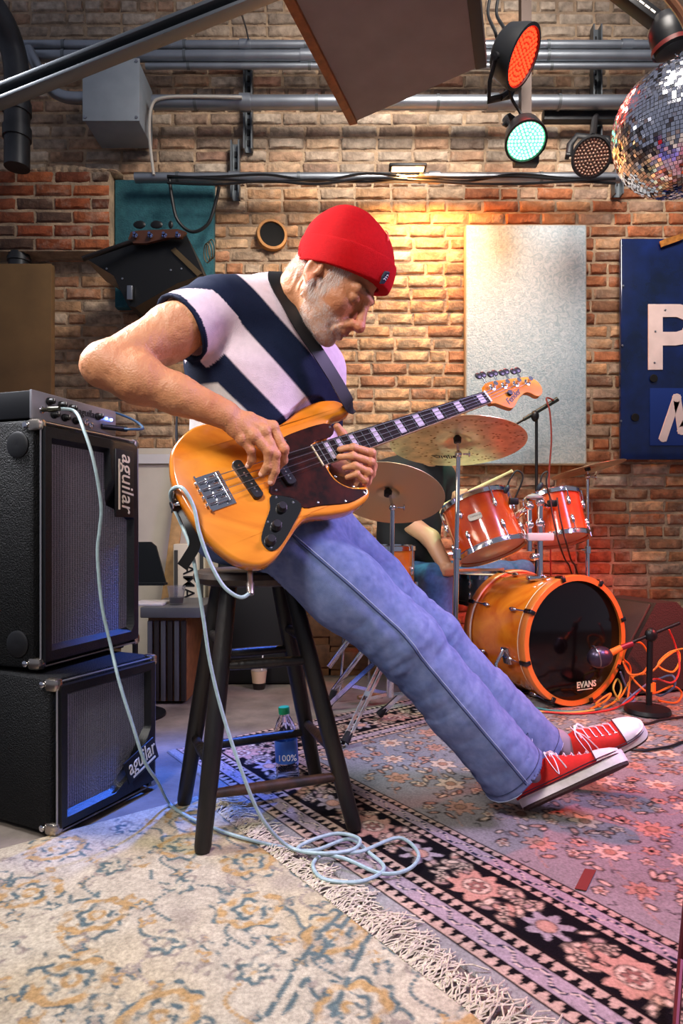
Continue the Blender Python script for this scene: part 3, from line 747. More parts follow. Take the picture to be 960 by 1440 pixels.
# ================================================================== STOOL
OAKB = mat('black_worn_wood', '#0a0807', .42, var=.6, vscale=14, col2='#17100b', bump=.2, bscale=90, stretch=(1, 1, .15))
BROWNW = mat('brown_worn_wood', '#3c2213', .5, var=.6, vscale=16, col2='#1b110c', bump=.2, bscale=90)
SEATW = mat('worn_seat_edge', '#3a281b', .5, var=.5, vscale=12, col2='#1c130e')
feet = {'a': V(-.318, 1.462, 0.0135), 'b': V(-.424, 1.722, .0125), 'c': V(.033, 1.585, .006), 'd': V(-.072, 1.885, .006)}
cs = sum(feet.values()) / 4; cs[2] = 0
st = thing('bar_stool', 'black worn wooden bar stool the bassist sits on', 'stool', (cs[0], cs[1], 0.0))
ZS = .645; SC = V(-.228, 1.675, 0); SR = .158
MB().lathe((SC[0], SC[1], ZS - .034), (0, 0, 1), [(SR - .022, 0), (SR - .006, .005), (SR, .018), (SR - .004, .030), (SR - .017, .036), (.10, .033), (0, .030)], 40).build('seat', SEATW, st)
tops = {k: SC + (v - cs) * .42 * V(1, 1, 0) + V(0, 0, ZS - .03) for k, v in feet.items()}
def on(k, z): f = (z - feet[k][2]) / (tops[k][2] - feet[k][2]); return feet[k] + (tops[k] - feet[k]) * f
for k in 'abcd':
    a, b = feet[k], tops[k]; MB().tube([a, a + (b - a) * .02, a + (b - a) * .4, a + (b - a) * .8, b], [.017, .0195, .0225, .022, .020], 14).build('leg', OAKB, st)
for (p, q, z, m_) in (('a', 'c', .135, BROWNW), ('b', 'd', .165, OAKB), ('c', 'd', .195, BROWNW), ('a', 'b', .195, OAKB), ('a', 'c', .42, OAKB), ('b', 'd', .415, OAKB), ('c', 'd', .475, OAKB), ('a', 'b', .475, OAKB)):
    A_, B_ = on(p, z), on(q, z); MB().tube([A_, A_ * .85 + B_ * .15, (A_ + B_) / 2, A_ * .15 + B_ * .85, B_], [.010, .012, .0135, .012, .010], 12).build('rung', m_, st)

# ================================================================== WATER BOTTLE
bp = at(405, 1098, 1.905); bp[2] = .0075
bo = thing('water_bottle', 'clear plastic water bottle with green cap and blue label behind the stool', 'bottle', bp)
PET = mat('clear_plastic', '#eaf3fb', .04, trans=1.0, ior=1.2)
lean = V(-.06, 0, 1)
MB().lathe(bp, lean, [(.020, .002), (.030, 0), (.034, .008), (.034, .03), (.0325, .034), (.034, .038), (.034, .055), (.0335, .125), (.034, .135), (.031, .155), (.022, .178), (.0145, .190), (.0135, .197), (.0135, .2)], 28).build('bottle_body', PET, bo)
MB().lathe(bp, lean, [(.0343, .056), (.0343, .122)], 28, False).build('label_wrap', mat('bottle_label', '#3f6fc4', .4), bo)
MB().lathe(bp + nz(lean) * .196, lean, [(.0165, 0), (.0168, .016), (.0155, .020), (0, .020)], 20).build('cap', mat('green_cap', '#1f9a63', .4), bo)
MB().text('100%', bp + nz(lean) * .066 + V(-.024, -.0372, 0), (1, .0, .05), (-.05, 0, 1), .026, 0, .0006).build('lettering', WHITEP, bo, False)
# ================================================================== INSTRUMENT CABLE (amp head -> floor coils -> bass jack)
CORD = mat('grey_green_cord', '#8fa3a6', .45, var=.15, vscale=40)
def fz(px, py, z=.018): d = (CAMH - z) * FPX / (py - HOR); return at(px, py, d)
pts = [hp(.09, .35, .05), hp(.17, .30, .085), at(118, 605, 1.60), at(132, 650, 1.58), at(142, 710, 1.59), at(140, 745, 1.60), at(137, 780, 1.60), at(143, 850, 1.60), at(155, 905, 1.60), at(168, 960, 1.57), at(185, 1015, 1.56), at(203, 1070, 1.57), at(222, 1100, 1.62),
       fz(238, 1130, .021), fz(262, 1147, .021), fz(290, 1160, .021), fz(330, 1175, .020), fz(390, 1190), fz(440, 1196), fz(490, 1180), fz(520, 1200), fz(540, 1222), fz(505, 1240, .02), fz(455, 1236, .022), fz(440, 1215, .022), fz(460, 1200, .024), fz(505, 1198, .024), fz(560, 1178, .020), fz(588, 1200, .018), fz(575, 1222, .018), fz(535, 1228, .018), fz(480, 1206, .028), fz(420, 1196, .026), fz(437, 1182, .03), fz(475, 1172, .03), fz(505, 1180, .032), fz(495, 1195, .03), fz(450, 1200, .036), fz(405, 1190, .03),
       at(368, 1150, 1.42), at(340, 1085, 1.40), at(312, 1000, 1.41), at(295, 930, 1.40), at(286, 870, 1.39), at(278, 820, 1.385), at(268, 770, 1.385), at(254, 735, 1.40), at(242, 708, 1.41), at(241, 690, 1.375), at(256, 686, 1.33), at(272, 712, 1.325), at(280, 748, 1.32), at(295, 790, 1.318), at(315, 825, 1.318), at(338, 840, 1.325), at(352, 833, 1.335)]
ic = thing('instrument_cable', 'long pale grey instrument cable coiled on the rug, plugged into the bass', 'cable', V(pts[20][0], pts[20][1], .012))
MB().tube(smooth_path(pts, 7), .0042, 8).build('cord', CORD, ic)
q0 = hp(.09, .35, .004); MB().tube([q0, q0 + n * .02, q0 + n * .022, hp(.09, .35, .06)], [.0055, .0055, .0075, .006], 12).build('plug', mat('plug_olive', '#4b4a3e', .3, .7), ic)
JACKP = (at(352, 836, 1.335), at(351, 798, 1.372))
MB().tube([JACKP[0], JACKP[0] * .6 + JACKP[1] * .4, JACKP[0] * .55 + JACKP[1] * .45, JACKP[1]], [.0075, .0085, .006, .006], 12).build('plug', mat('jack_plug', '#9c8f85', .28, .9), ic)
# ================================================================== BASS GUITAR
BA = V(.8091, .4788, .3406); BBv = V(.4979, -.2508, -.8302); BN = V(.3121, -.8413, .4413)
BS = .94; BT = V(-.2704 * BS, 1.4854 * BS, .75 + .0973 * BS)
def bl(u, v, w=0.0): return BT + (BA * u + BBv * v + BN * w) * BS
HONEY = mat('honey_gloss_wood', '#d07c1c', .22, var=.14, vscale=5, col2='#c06a12', coat=.8)
def woodgrain(m, axis, c1, c2, sc):
    nt = m.node_tree; N = nt.nodes; L = nt.links; b = N['Principled BSDF']
    tc = N.new('ShaderNodeTexCoord'); mp = N.new('ShaderNodeMapping'); L.new(tc.outputs['Object'], mp.inputs[0])
    q = Vector(axis).to_track_quat('X', 'Z').inverted(); mp.inputs['Rotation'].default_value = q.to_euler(); mp.inputs['Scale'].default_value = (.12, 1, 1)
    nn = N.new('ShaderNodeTexNoise'); nn.inputs['Scale'].default_value = sc; nn.inputs['Detail'].default_value = 7; nn.inputs['Distortion'].default_value = .8
    L.new(mp.outputs[0], nn.inputs['Vector']); r = N.new('ShaderNodeValToRGB'); r.color_ramp.elements[0].position = .35; r.color_ramp.elements[1].position = .62
    r.color_ramp.elements[0].color = (*lin(c1), 1); r.color_ramp.elements[1].color = (*lin(c2), 1); L.new(nn.outputs[0], r.inputs[0]); L.new(r.outputs[0], b.inputs['Base Color'])
woodgrain(HONEY, BA * .96 + BBv * .28, '#b8620f', '#dd8a26', 9)
bass = thing('bass_guitar', 'honey coloured four string bass guitar with tortoiseshell pickguard held by the seated man', 'guitar', bl(0, .1, -.03))
outl = [(.425, -.098), (.415, -.125), (.394, -.142), (.35, -.151), (.291, -.145), (.24, -.126), (.20, -.118), (.15, -.127), (.10, -.155), (.051, -.178), (.009, -.180), (-.034, -.164), (-.07, -.136), (-.089, -.10), (-.101, -.061), (-.106, -.02), (-.104, .036), (-.094, .094), (-.078, .14), (-.054, .18), (-.022, .203), (.008, .207), (.041, .196), (.081, .172), (.123, .148), (.155, .142), (.212, .157), (.26, .165), (.313, .156), (.336, .143), (.340, .122), (.318, .115), (.295, .104), (.276, .079), (.271, .046), (.278, .033), (.278, -.036), (.324, -.046), (.338, -.072), (.362, -.088), (.40, -.090)]
PO = smooth_path([(a, b, 0) for a, b in outl], 6, True)[:, :2]
def shell(poly, prof, capend=True):
    vs = []; K = len(poly)
    for ins, z in prof:
        q = inset_poly(poly, ins) if ins else poly
        vs += [bl(a, b, z) for a, b in q]
    fs = [(i * K + k, i * K + (k + 1) % K, (i + 1) * K + (k + 1) % K, (i + 1) * K + k) for i in range(len(prof) - 1) for k in range(K)]
    tri = tessellate_polygon([[Vector((a, b, 0)) for a, b in poly]])
    fs += [(t_[0], t_[1], t_[2]) for t_ in tri] + [tuple((len(prof) - 1) * K + q for q in t_) for t_ in tri]
    return MB().add(vs, fs)
shell(PO, [(.009, -.042), (.003, -.039), (0, -.034), (0, -.010), (.002, -.005), (.005, -.0018), (.009, 0)]).build('body', HONEY, bass, True, 35)
TORT = mat('tortoiseshell', '#160805', .22, col2='#34100a', vscale=26, coat=.2)
pg = [(.195, -.075), (.25, -.082), (.327, -.080), (.345, -.06), (.322, -.038), (.262, -.035), (.262, .036), (.264, .075), (.285, .108), (.315, .125), (.328, .131), (.326, .139), (.312, .144), (.265, .147), (.193, .127), (.150, .117), (.138, .084), (.093, .056), (.104, .03), (.15, -.01), (.177, -.05)]
PG = smooth_path([(a, b, 0) for a, b in pg], 3, True)[:, :2]
pgo = shell(PG, [(0, .0002), (0, .0022), (.001, .0030)]).build('pickguard', TORT, bass, False)
for a, b in ((.20, -.068), (.335, -.065), (.30, .112), (.318, .137), (.258, .14), (.19, .118), (.11, .05), (.27, .07)): MB().lathe(bl(a, b, .003), BN, [(.0032, 0), (.0028, .0012), (0, .0018)], 10).build('screw', CHROME, pgo)
cp = [(.092, .059), (.135, .083), (.147, .112), (.10, .150), (.060, .177), (.035, .187), (.017, .180), (.015, .152), (.041, .12), (.071, .09)]
CPp = smooth_path([(a, b, 0) for a, b in cp], 4, True)[:, :2]
cpo = shell(CPp, [(0, .0002), (0, .0032), (.001, .0038)]).build('control_plate', mat('dark_chrome', '#6d6a68', .1, 1.0), bass, False)
for a, b in ((.098, .098), (.063, .135), (.032, .163)):
    MB().lathe(bl(a, b, .004), BN, [(.0125, 0), (.0125, .003), (.0105, .005), (.0098, .013), (.0085, .015), (0, .0152)], 20).build('knob', BLACKP, cpo)
for a, b in ((.10, .068), (.132, .095), (.026, .178), (.05, .118)): MB().lathe(bl(a, b, .0038), BN, [(.003, 0), (.0026, .001), (0, .0016)], 8).build('screw', CHROME, cpo)
def pickup(u, v0, v1, sk):
    a = np.array([u, v0]); b = np.array([u + sk, v1]); K = 16; ring = []
    d = nz(b - a); p = np.array([d[1], -d[0]])
    for s_, cc in ((1, b), (-1, a)):
        for k in range(9):
            th = -math.pi / 2 + math.pi * k / 8; ring.append(cc + d * s_ * math.cos(th) * .012 * .7 + p * math.sin(th) * s_ * .0125)
    po = shell(np.array(ring), [(0, .0005), (0, .011), (.0015, .0125)]).build('pickup', BLACKP, bass)
    for k in range(4):
        for e_ in (-.0045, .0045):
            f_ = .13 + .2467 * k; c_ = a + (b - a) * f_ + d * e_; MB().lathe(bl(c_[0], c_[1], .012), BN, [(.0024, 0), (.0024, .0012), (0, .0016)], 8).build('pole_piece', CHROME, po)
pickup(.053, -.045, .048, .008); pickup(.150, -.040, .045, .004)
# bridge
br = shell(np.array([(-.058, -.046), (.006, -.046), (.006, .046), (-.058, .046)]), [(0, 0), (0, .003)]); bro = br.build('bridge', CHROME, bass, False)
shell(np.array([(-.060, -.046), (-.056, -.046), (-.056, .046), (-.060, .046)]), [(0, 0), (0, .013)]).build('bridge_wall', CHROME, bro, False)
SV = [-.029, -.0097, .0097, .029]
for s_ in SV:
    q = MB().tube([bl(-.006, s_ - .0085, .009), bl(-.006, s_ + .0085, .009)], .0055 * BS, 12); q.box(bl(-.022, s_, .007), (.026 * BS, .013 * BS, .006), (BA, BBv, BN), .001)
    q.build('saddle', CHROME, bro)
    MB().cyl(bl(-.058, s_, .008), bl(-.010, s_, .008), .0017, n=8).build('adjust_screw', STEEL, bro)
    MB().lathe(bl(-.060, s_, .008), -BA, [(.0035, 0), (.0035, .004), (0, .005)], 8).build('screw_head', CHROME, bro)
# neck: maple back, dark board with frets and block inlays
MAPLE = mat('maple', '#c98d3f', .3, coat=.5)
woodgrain(MAPLE, BA, '#b9731f', '#d59a4d', 8)
NUT = .864
def nw(u): return .0315 + (.0195 - .0315) * (u - .262) / (NUT - .262)
nk = MB(); us_ = np.linspace(.20, NUT + .006, 10); K = 11; vs = []
for u in us_:
    h = nw(max(u, .25))
    for k in range(K):
        a = math.pi * k / (K - 1); vs.append(bl(u, -h * math.cos(a), -.0005 - .021 * math.sin(a) ** .75))
fs = [(i * K + k, i * K + k + 1, (i + 1) * K + k + 1, (i + 1) * K + k) for i in range(len(us_) - 1) for k in range(K - 1)] + [(i * K + K - 1, i * K, (i + 1) * K, (i + 1) * K + K - 1) for i in range(len(us_) - 1)]
nk.add(vs, fs + [tuple(range(K))[::-1], tuple((len(us_) - 1) * K + k for k in range(K))]).build('neck', MAPLE, bass)
def strip(u0, u1, z0, z1, f=1.0): return np.array([(u0, -nw(u0) * f), (u1, -nw(u1) * f), (u1, nw(u1) * f), (u0, nw(u0) * f)]), [(0, z0), (0, z1)]
fb = shell(*strip(.258, NUT, -.001, .0062)).build('fretboard', mat('rosewood', '#1a110e', .7, spec=.15, var=.3, vscale=40), bass, False)
shell(*strip(.256, NUT + .001, .0, .0045, 1.025)).build('binding', mat('binding_cream', '#d9c9a0', .4), bass, False)
fp = [NUT * 2 ** (-i / 12) for i in range(21)]
for i in range(1, 21):
    MB().tube([bl(fp[i], -nw(fp[i]), .0066), bl(fp[i], nw(fp[i]), .0066)], .0014, 6).build('fret', CHROME, fb)
PEARL = mat('pearl', '#a79ba8', .4, spec=.3)
for i in (1, 3, 5, 7, 9, 12, 15, 17, 19):
    a, b = fp[i], fp[i - 1]; c_ = (a + b) / 2; w_ = min(.011, (b - a) * .3)
    shell(np.array([(c_ - w_, -nw(c_) * .8), (c_ + w_, -nw(c_) * .8), (c_ + w_, nw(c_) * .8), (c_ - w_, nw(c_) * .8)]), [(0, .006), (0, .0066)]).build('inlay', PEARL, fb, False)
shell(np.array([(.256, -.0315), (.259, -.0315), (.259, .0315), (.256, .0315)]), [(0, .0), (0, .0068)]).build('board_end', MATS['binding_cream'], fb, False)
shell(np.array([(NUT, -.0195), (NUT + .005, -.0195), (NUT + .005, .0195), (NUT, .0195)]), [(0, -.002), (0, .0085)]).build('nut', WHITEP, bass, False)
hd = [(NUT + .002, -.0195), (.882, -.03), (.893, -.044), (.925, -.046), (.99, -.036), (1.05, -.026), (1.075, -.018), (1.092, .002), (1.093, .024), (1.082, .043), (1.062, .052), (1.046, .048), (1.035, .034), (1.018, .026), (.99, .032), (.965, .044), (.942, .057), (.925, .058), (.905, .044), (.885, .026), (NUT + .002, .0195)]
HDp = smooth_path([(a, b, 0) for a, b in hd], 4, True)[:, :2]
hdo = shell(HDp, [(.001, -.016), (0, -.015), (0, -.002), (.001, -.001)]).build('headstock', HONEY, bass, True, 35)
TP = [(.912, -.026), (.958, -.019), (1.004, -.012), (1.050, -.004)]
for (u, v) in TP:
    to = MB().lathe(bl(u, v, -.001), BN, [(.0105, 0), (.0105, .002), (.0065, .003), (.0062, .016), (.0075, .018), (.0075, .020), (0, .020)], 16).build('tuner', CHROME, hdo)
    q0 = bl(u, v - .018, -.012); q1 = bl(u + .003, v - .048, -.012)
    MB().cyl(q0, q1, .0028, n=8).build('tuner_shaft', CHROME, hdo)
    lf = MB(); lf.sphere(bl(u + .012, v - .056, -.012), (.013 * BS, .011, .0035), 14, (BA, BBv, BN)); lf.sphere(bl(u - .008, v - .056, -.012), (.013 * BS, .011, .0035), 14, (BA, BBv, BN)); lf.build('tuner_key', BLACKM, hdo)
MB().lathe(bl(.955, .012, -.001), BN, [(.008, 0), (.008, .003), (.004, .006), (.009, .0065), (.008, .008), (0, .008)], 14).build('string_tree', BLACKM, hdo)
# the logo follows the lower curve of the headstock
MB().text('Fender', bl(.928, .046, -.0006), nz(BA * .86 - BBv * .30), -nz(BBv + BA * .35), .026, .35, .0005, bold=.0004).build('lettering', mat('logo_ink', '#1c100a', .5), hdo, False)
for k, s_ in enumerate(SV):
    nv_ = -.0135 + .009 * k; a = bl(-.006, s_, .0148); b = bl(NUT + .002, nv_, .0092); u, v = TP[k]
    MB().tube([bl(-.055, s_, .010), a, b, bl(u, v + .0065, .009)], [.00115 - .0002 * k] * 4, 6).build('string', STEEL, bass)
# strap: black leather, tail end hanging, main run over the back and shoulder
STRAPM = mat('black_leather', '#0c0c0e', .45)
tb = bl(-.109, -.01, -.02); MB().lathe(tb, -BA, [(.006, 0), (.004, .004), (.004, .010), (.009, .014), (.009, .017), (0, .018)], 14).build('strap_button', CHROME, bass)
hb = bl(.43, -.112, -.02); MB().lathe(hb, nz(BA - BBv * .3), [(.006, 0), (.004, .004), (.009, .012), (0, .013)], 14).build('strap_button', CHROME, bass)
def ribbon(name, pts, wd, th, nrm, parent, m, rs=8):
    p = smooth_path(pts, rs); N_ = smooth_path(nrm, rs); T = np.gradient(p, axis=0); vs = []
    for i in range(len(p)):
        n_ = nz(N_[i] - nz(T[i]) * (N_[i] @ nz(T[i]))); s_ = np.cross(nz(T[i]), n_)
        vs += [p[i] + s_ * wd / 2 + n_ * th / 2, p[i] - s_ * wd / 2 + n_ * th / 2, p[i] - s_ * wd / 2 - n_ * th / 2, p[i] + s_ * wd / 2 - n_ * th / 2]
    fs = [(i * 4 + k, i * 4 + (k + 1) % 4, (i + 1) * 4 + (k + 1) % 4, (i + 1) * 4 + k) for i in range(len(p) - 1) for k in range(4)] + [(3, 2, 1, 0), tuple(len(vs) - 4 + k for k in range(4))]
    return MB().add(vs, fs).build(name, m, parent)
tail = [tb - BA * .014, at(255, 715, 1.375), at(268, 740, 1.365), at(274, 765, 1.37), at(264, 785, 1.375), at(256, 797, 1.38)]
ribbon('strap_tail', tail, .024, .003, [(.2, -1, .2)] * 6, bass, STRAPM)
# ================================================================== THE BASSIST
def bpx(px, py, w):                                         # point over the bass's front at height w, seen at a pixel
    d = V((px - 480) / FPX, 1, (HOR - py) / FPX); o = V(0, 0, CAMH); t_ = BN @ (BT + BN * w - o) / (BN @ d); return o + d * t_
RS = at(306, 437, 1.50); RE = at(151, 513, 1.33); RW = bpx(314, 582, .088)
LS = at(448, 522, 1.70); LE = at(446, 655, 1.84); LW = bpx(500, 674, -.095)
LAT = nz(LS - RS); FWD = nz(np.cross(LAT, (0, 0, 1))); 
if FWD[1] > 0: FWD = -FWD
NB = at(404, 440, 1.615)
PEL = at(386, 742, 1.65); WAI = at(372, 625, 1.655); CHE = at(370, 520, 1.625); UCH = at(380, 460, 1.61)
RH = at(398, 752, 1.575); LH = at(455, 748, 1.73)
# head frame
HC = at(472, 391, 1.50); yw, pt_ = math.radians(20), math.radians(45)
HF = V(math.cos(pt_) * math.cos(yw), -math.cos(pt_) * math.sin(yw), -math.sin(pt_)); HU = V(math.sin(pt_) * math.cos(yw), -math.sin(pt_) * math.sin(yw), math.cos(pt_)); HR = np.cross(HF, HU)
HS = 1.05
def hl(f, u, r): return HC + (HF * f + HU * u + HR * r) * HS
HAX = (HF, HU, HR)
man = thing('person', 'man in red beanie and striped shirt seated on a stool playing a bass guitar', 'person', (PEL[0], PEL[1], .655))
B = Field(V(-.56, 1.22, .74), V(.13, 1.96, 1.50), .0024)
he = lambda c, r, k=.012, mode='+': B.ell(hl(*c), np.array(r) * HS, HAX, k, mode)
he((-.012, .03, 0), (.098, .095, .077)); he((.040, -.040, 0), (.052, .078, .060), .03)
for s_ in (-1, 1):
    B.cap(hl(.0, -.058, s_ * .056), hl(.066, -.104, s_ * .024), .019, .017, .025)
    he((.060, -.030, s_ * .040), (.026, .022, .022), .02); B.cap(hl(.080, .014, s_ * .043), hl(.095, .012, s_ * .010), .010, .010, .016)
he((.076, -.108, 0), (.022, .020, .027), .016)
for s_ in (-1, 1):
    he((.100, -.004, s_ * .033), (.013, .012, .018), .012, '-'); he((.080, -.005, s_ * .032), (.0145, .0135, .016), .003)
    B.cap(hl(.0925, -.0105, s_ * .043), hl(.0950, -.0120, s_ * .022), .0011, .0011, .002, '-')       # closed lid line
    B.cap(hl(.088, -.0185, s_ * .045), hl(.092, -.0215, s_ * .022), .0012, .0012, .005, '-')
B.cap(hl(.094, .004, 0), hl(.119, -.040, 0), .0085, .0125, .010); he((.120, -.044, 0), (.0135, .012, .0145), .008)
for s_ in (-1, 1): he((.105, -.048, s_ * .013), (.012, .0095, .0085), .006); he((.113, -.0565, s_ * .0075), (.005, .005, .004), .003, '-')
he((.088, -.068, 0), (.018, .016, .030), .015)
B.chain([hl(.090, -.079, -.025), hl(.1035, -.0735, -.008), hl(.1035, -.0735, .008), hl(.090, -.079, .025)], [.004, .0055, .0055, .004], .006)
B.chain([hl(.089, -.083, -.022), hl(.1005, -.088, 0), hl(.089, -.083, .022)], [.004, .0065, .004], .006)
for a_, b_ in ((-.028, -.001), (-.001, .028)): B.cap(hl(.096 if a_ < -.01 else .107, -.080, a_), hl(.107 if a_ < -.01 else .096, -.080, b_), .0016, .0016, .003, '-')
for s_ in (-1, 1): B.cap(hl(.101, -.046, s_ * .021), hl(.083, -.084, s_ * .036), .0015, .0015, .008, '-')
he((-.014, -.012, .076), (.019, .033, .009), .006); he((-.010, -.010, .086), (.0115, .023, .008), .004, '-'); he((-.004, -.040, .076), (.0105, .0115, .0065), .005); he((.003, -.016, .078), (.005, .007, .005), .004)
he((-.014, -.012, -.076), (.019, .033, .009), .006)
B.cap(NB - V(.02, -.01, .02), hl(-.045, -.055, 0), .064, .060, .03); B.cap(NB, hl(.015, -.080, 0), .050, .040, .03)
for k in range(4):                                           # neck creases
    B.cap(hl(-.055 + .018 * k, -.045 - .004 * k, .060), hl(-.035 + .014 * k, -.125, .052), .0012, .0012, .008, '-')
# torso under the shirt
B.ecap(WAI, CHE, LAT, (.160, .105), (.170, .115), .03); B.ecap(CHE, UCH, LAT, (.168, .112), (.140, .09), .03); B.cap(RS, LS, .052, .052, .04); B.cap(UCH, NB, .08, .062, .04)
# right arm
el2 = RE + nz(RE - RS) * .006
B.chain([RS, RS * .55 + RE * .45 + V(0, 0, .006), RE], [.052, .054, .043], .02); B.ell(RS * .62 + RE * .38 + V(0, -.012, -.012), (.075, .042, .045), (RE - RS, np.cross(RE - RS, V(0, 1, 0)), V(0, 1, 0)), .03)
B.ell(el2 + V(-.016, .004, -.002), (.034, .032, .034), None, .02)
fa = RW - RE
B.chain([RE, RE + fa * .25 + V(0, 0, -.002), RE + fa * .6, RW], [.046, .051, .040, .0285], .02)
B.ecap(RE + fa * .55, RW + nz(fa) * .012, np.cross(fa, BN), (.036, .032), (.031, .022), .015)
# right hand over the strings
fing = {'i': [(383, 601, .074), (399, 631, .062), (398, 647, .036), (392, 656, .021)], 'm': [(371, 607, .082), (387, 639, .066), (386, 662, .042), (381, 678, .022)],
        'r': [(356, 613, .082), (377, 634, .072), (376, 656, .048), (368, 667, .030)], 'p': [(340, 618, .074), (353, 633, .066), (354, 646, .048), (349, 655, .032)]}
rads = {'i': (.0125, .0112, .0098, .0082), 'm': (.0125, .0115, .0100, .0085), 'r': (.012, .0108, .0095, .0080), 'p': (.011, .0095, .0085, .0072)}
NAILS = []
for q, pts in fing.items():
    p = [bpx(*a) for a in pts]; r = rads[q]
    B.cap(RW, p[0], .018, r[0] * 1.05, .008); B.cap(p[0], p[1], r[0], r[1], .006)
    B.cap(p[1], p[2], r[1] * .97, r[2], .003); B.cap(p[2], p[3], r[2], r[3], .003)
    B.ell(p[1], np.array([1, 1, 1]) * r[1] * 1.06, None, .004); B.ell(p[2], np.array([1, 1, 1]) * r[2] * 1.05, None, .004); B.ell(p[0] + BN * .003, np.array([1, 1, 1]) * r[0] * 1.05, None, .006)
    B.cap(RW + (p[0] - RW) * .35 + BN * .011, p[0] + BN * .009, .0022, .0022, .006)    # tendons
    NAILS.append((p[3], nz(p[3] - p[2]), r[3]))
pm_ = [bpx(*fing[q][0]) for q in 'imrp']
B.cap((RW + pm_[0]) / 2, (RW + pm_[3]) / 2, .019, .017, .012); B.cap(pm_[0] * .7 + RW * .3, pm_[3] * .7 + RW * .3, .0135, .0125, .010)
th = [bpx(340, 592, .066), bpx(372, 605, .048), bpx(392, 620, .034), bpx(401, 636, .020)]
B.cap(RW, th[0], .019, .018, .012); B.chain(th, [.018, .0135, .0115, .009], .006)
# left arm + hand round the neck
B.chain([LS, LS * .5 + LE * .5, LE], [.058, .052, .044], .02); B.chain([LE, LE * .6 + LW * .4, LW], [.045, .044, .029], .02)
lf_ = {'i': [(523, 655, -.034), (522, 637, .020), (496, 629, .028), (478, 632, .015)], 'm': [(521, 666, -.038), (521, 650, .022), (496, 641, .028), (477, 643, .014)],
       'r': [(515, 677, -.042), (518, 664, .020), (499, 655, .026), (485, 658, .012)], 'p': [(507, 687, -.046), (513, 676, .008), (501, 667, .018), (488, 671, .006)]}
for q, pts in lf_.items():
    p = [bpx(*a) for a in pts]; r = [x_ * .93 for x_ in rads[q]]
    B.cap(LW, p[0], .018, r[0] * 1.1, .010); B.cap(p[0], p[1], r[0] * 1.05, r[1], .005); B.cap(p[1], p[2], r[1], r[2], .003); B.cap(p[2], p[3], r[2], r[3], .003)
    B.ell(p[1], np.array([1, 1, 1]) * r[1] * 1.08, None, .004); B.ell(p[2], np.array([1, 1, 1]) * r[2] * 1.05, None, .004); NAILS.append((p[3], nz(p[3] - p[2]), r[3]))
p0 = [bpx(*lf_[q][0]) for q in 'imrp']; B.cap(p0[0] * .8 + LW * .2, p0[3] * .8 + LW * .2, .014, .013, .012)
tl = [bpx(505, 660, -.085), bpx(494, 632, -.052), bpx(482, 611, -.034), bpx(474, 600, -.022)]
B.cap(LW, tl[0], .018, .017, .01); B.chain(tl, [.016, .0125, .0115, .0095], .006)
B.displace(lambda P: .0007 * vnoise(P, 90, 1) + .0006 * vnoise(P * V(1, 1, .35), 170, 2), .006)
Pv, Fq = B.mesh(); del B
Lh = (Pv - HC) @ np.stack([HF, HU, HR], 1) / HS; inhead = (np.linalg.norm(Pv - HC, axis=1) < .17)
base = lin('#bb8058'); c_ = np.tile(base, (len(Pv), 1))
def blend(mask, col): c_[:] = c_ + (lin(col) - c_) * np.clip(mask, 0, 1)[:, None]
blend(.5 + .9 * vnoise(Pv, 14, 3) - .35, '#a9663f'); blend((vnoise(Pv, 45, 4) - .25) * .5, '#96583a')
def g(f, u, r, s): return np.exp(-((Lh[:, 0] - f) ** 2 + (Lh[:, 1] - u) ** 2 + (np.abs(Lh[:, 2]) - r) ** 2) / s ** 2) * inhead
blend(.6 * g(.12, -.045, 0, .02), '#b8553c'); blend(.45 * g(.07, -.04, .042, .025), '#b2603f'); blend(.7 * g(-.005, -.04, .076, .014), '#cf5a24')  # orange ear lobe paints light shining through; the rest is redder skin
blend(.75 * g(.102, -.075, 0, .011) + .75 * g(.1, -.088, 0, .011), '#93503f')
beard = inhead * sm((.062 - np.hypot(Lh[:, 0] - .055, (Lh[:, 1] + .098) * 1.15)) / .02) * (Lh[:, 1] < -.052)
blend(beard * (.38 + .35 * vnoise(Pv, 260, 5)), '#b9a9a0')
hairm = inhead * sm((.032 - np.abs(Lh[:, 0] - .026 - .35 * (Lh[:, 1] + .03))) / .03) * sm((Lh[:, 1] + .085) / .03) * sm((np.abs(Lh[:, 2]) - .05) / .012) * (Lh[:, 1] < .03)
blend(hairm * np.clip(.2 + .5 * vnoise(Pv, 70, 21), 0, .4), '#b5a8a0'); blend(.55 * np.maximum(g(.086, .020, .030, .012), g(.082, .022, .042, .010)), '#6b4a38')
blend(.8 * np.maximum(g(.0945, -.0115, .032, .0055), g(.0925, -.0108, .041, .0055)), '#5a3326')
kn = np.zeros(len(Pv))
for q in 'imrp': kn = np.maximum(kn, np.exp(-np.sum((Pv - bpx(*fing[q][1])) ** 2, 1) / .013 ** 2))
blend(.5 * kn, '#b0583c'); blend(.35 * np.exp(-np.sum((Pv - RE) ** 2, 1) / .05 ** 2), '#c07a5c')
SKIN = mat('skin', '#bb8058', .48, attr='Col', bump=.25, bscale=260, sss=.08)
body = mesh_obj('body', Pv, Fq, SKIN, man, True, None, c_)
nm = MB()
for (p, d, r) in NAILS[:4]:
    nrm_ = nz(V(0, -1, .25) - d * (V(0, -1, .25) @ d)); MB().sphere(p - d * .001 + nrm_ * r * .80, (r * .75, r * .62, r * .28), 10, (d, np.cross(d, nrm_), nrm_), 8).build('fingernail', mat('nail', '#d9a58c', .3), body)
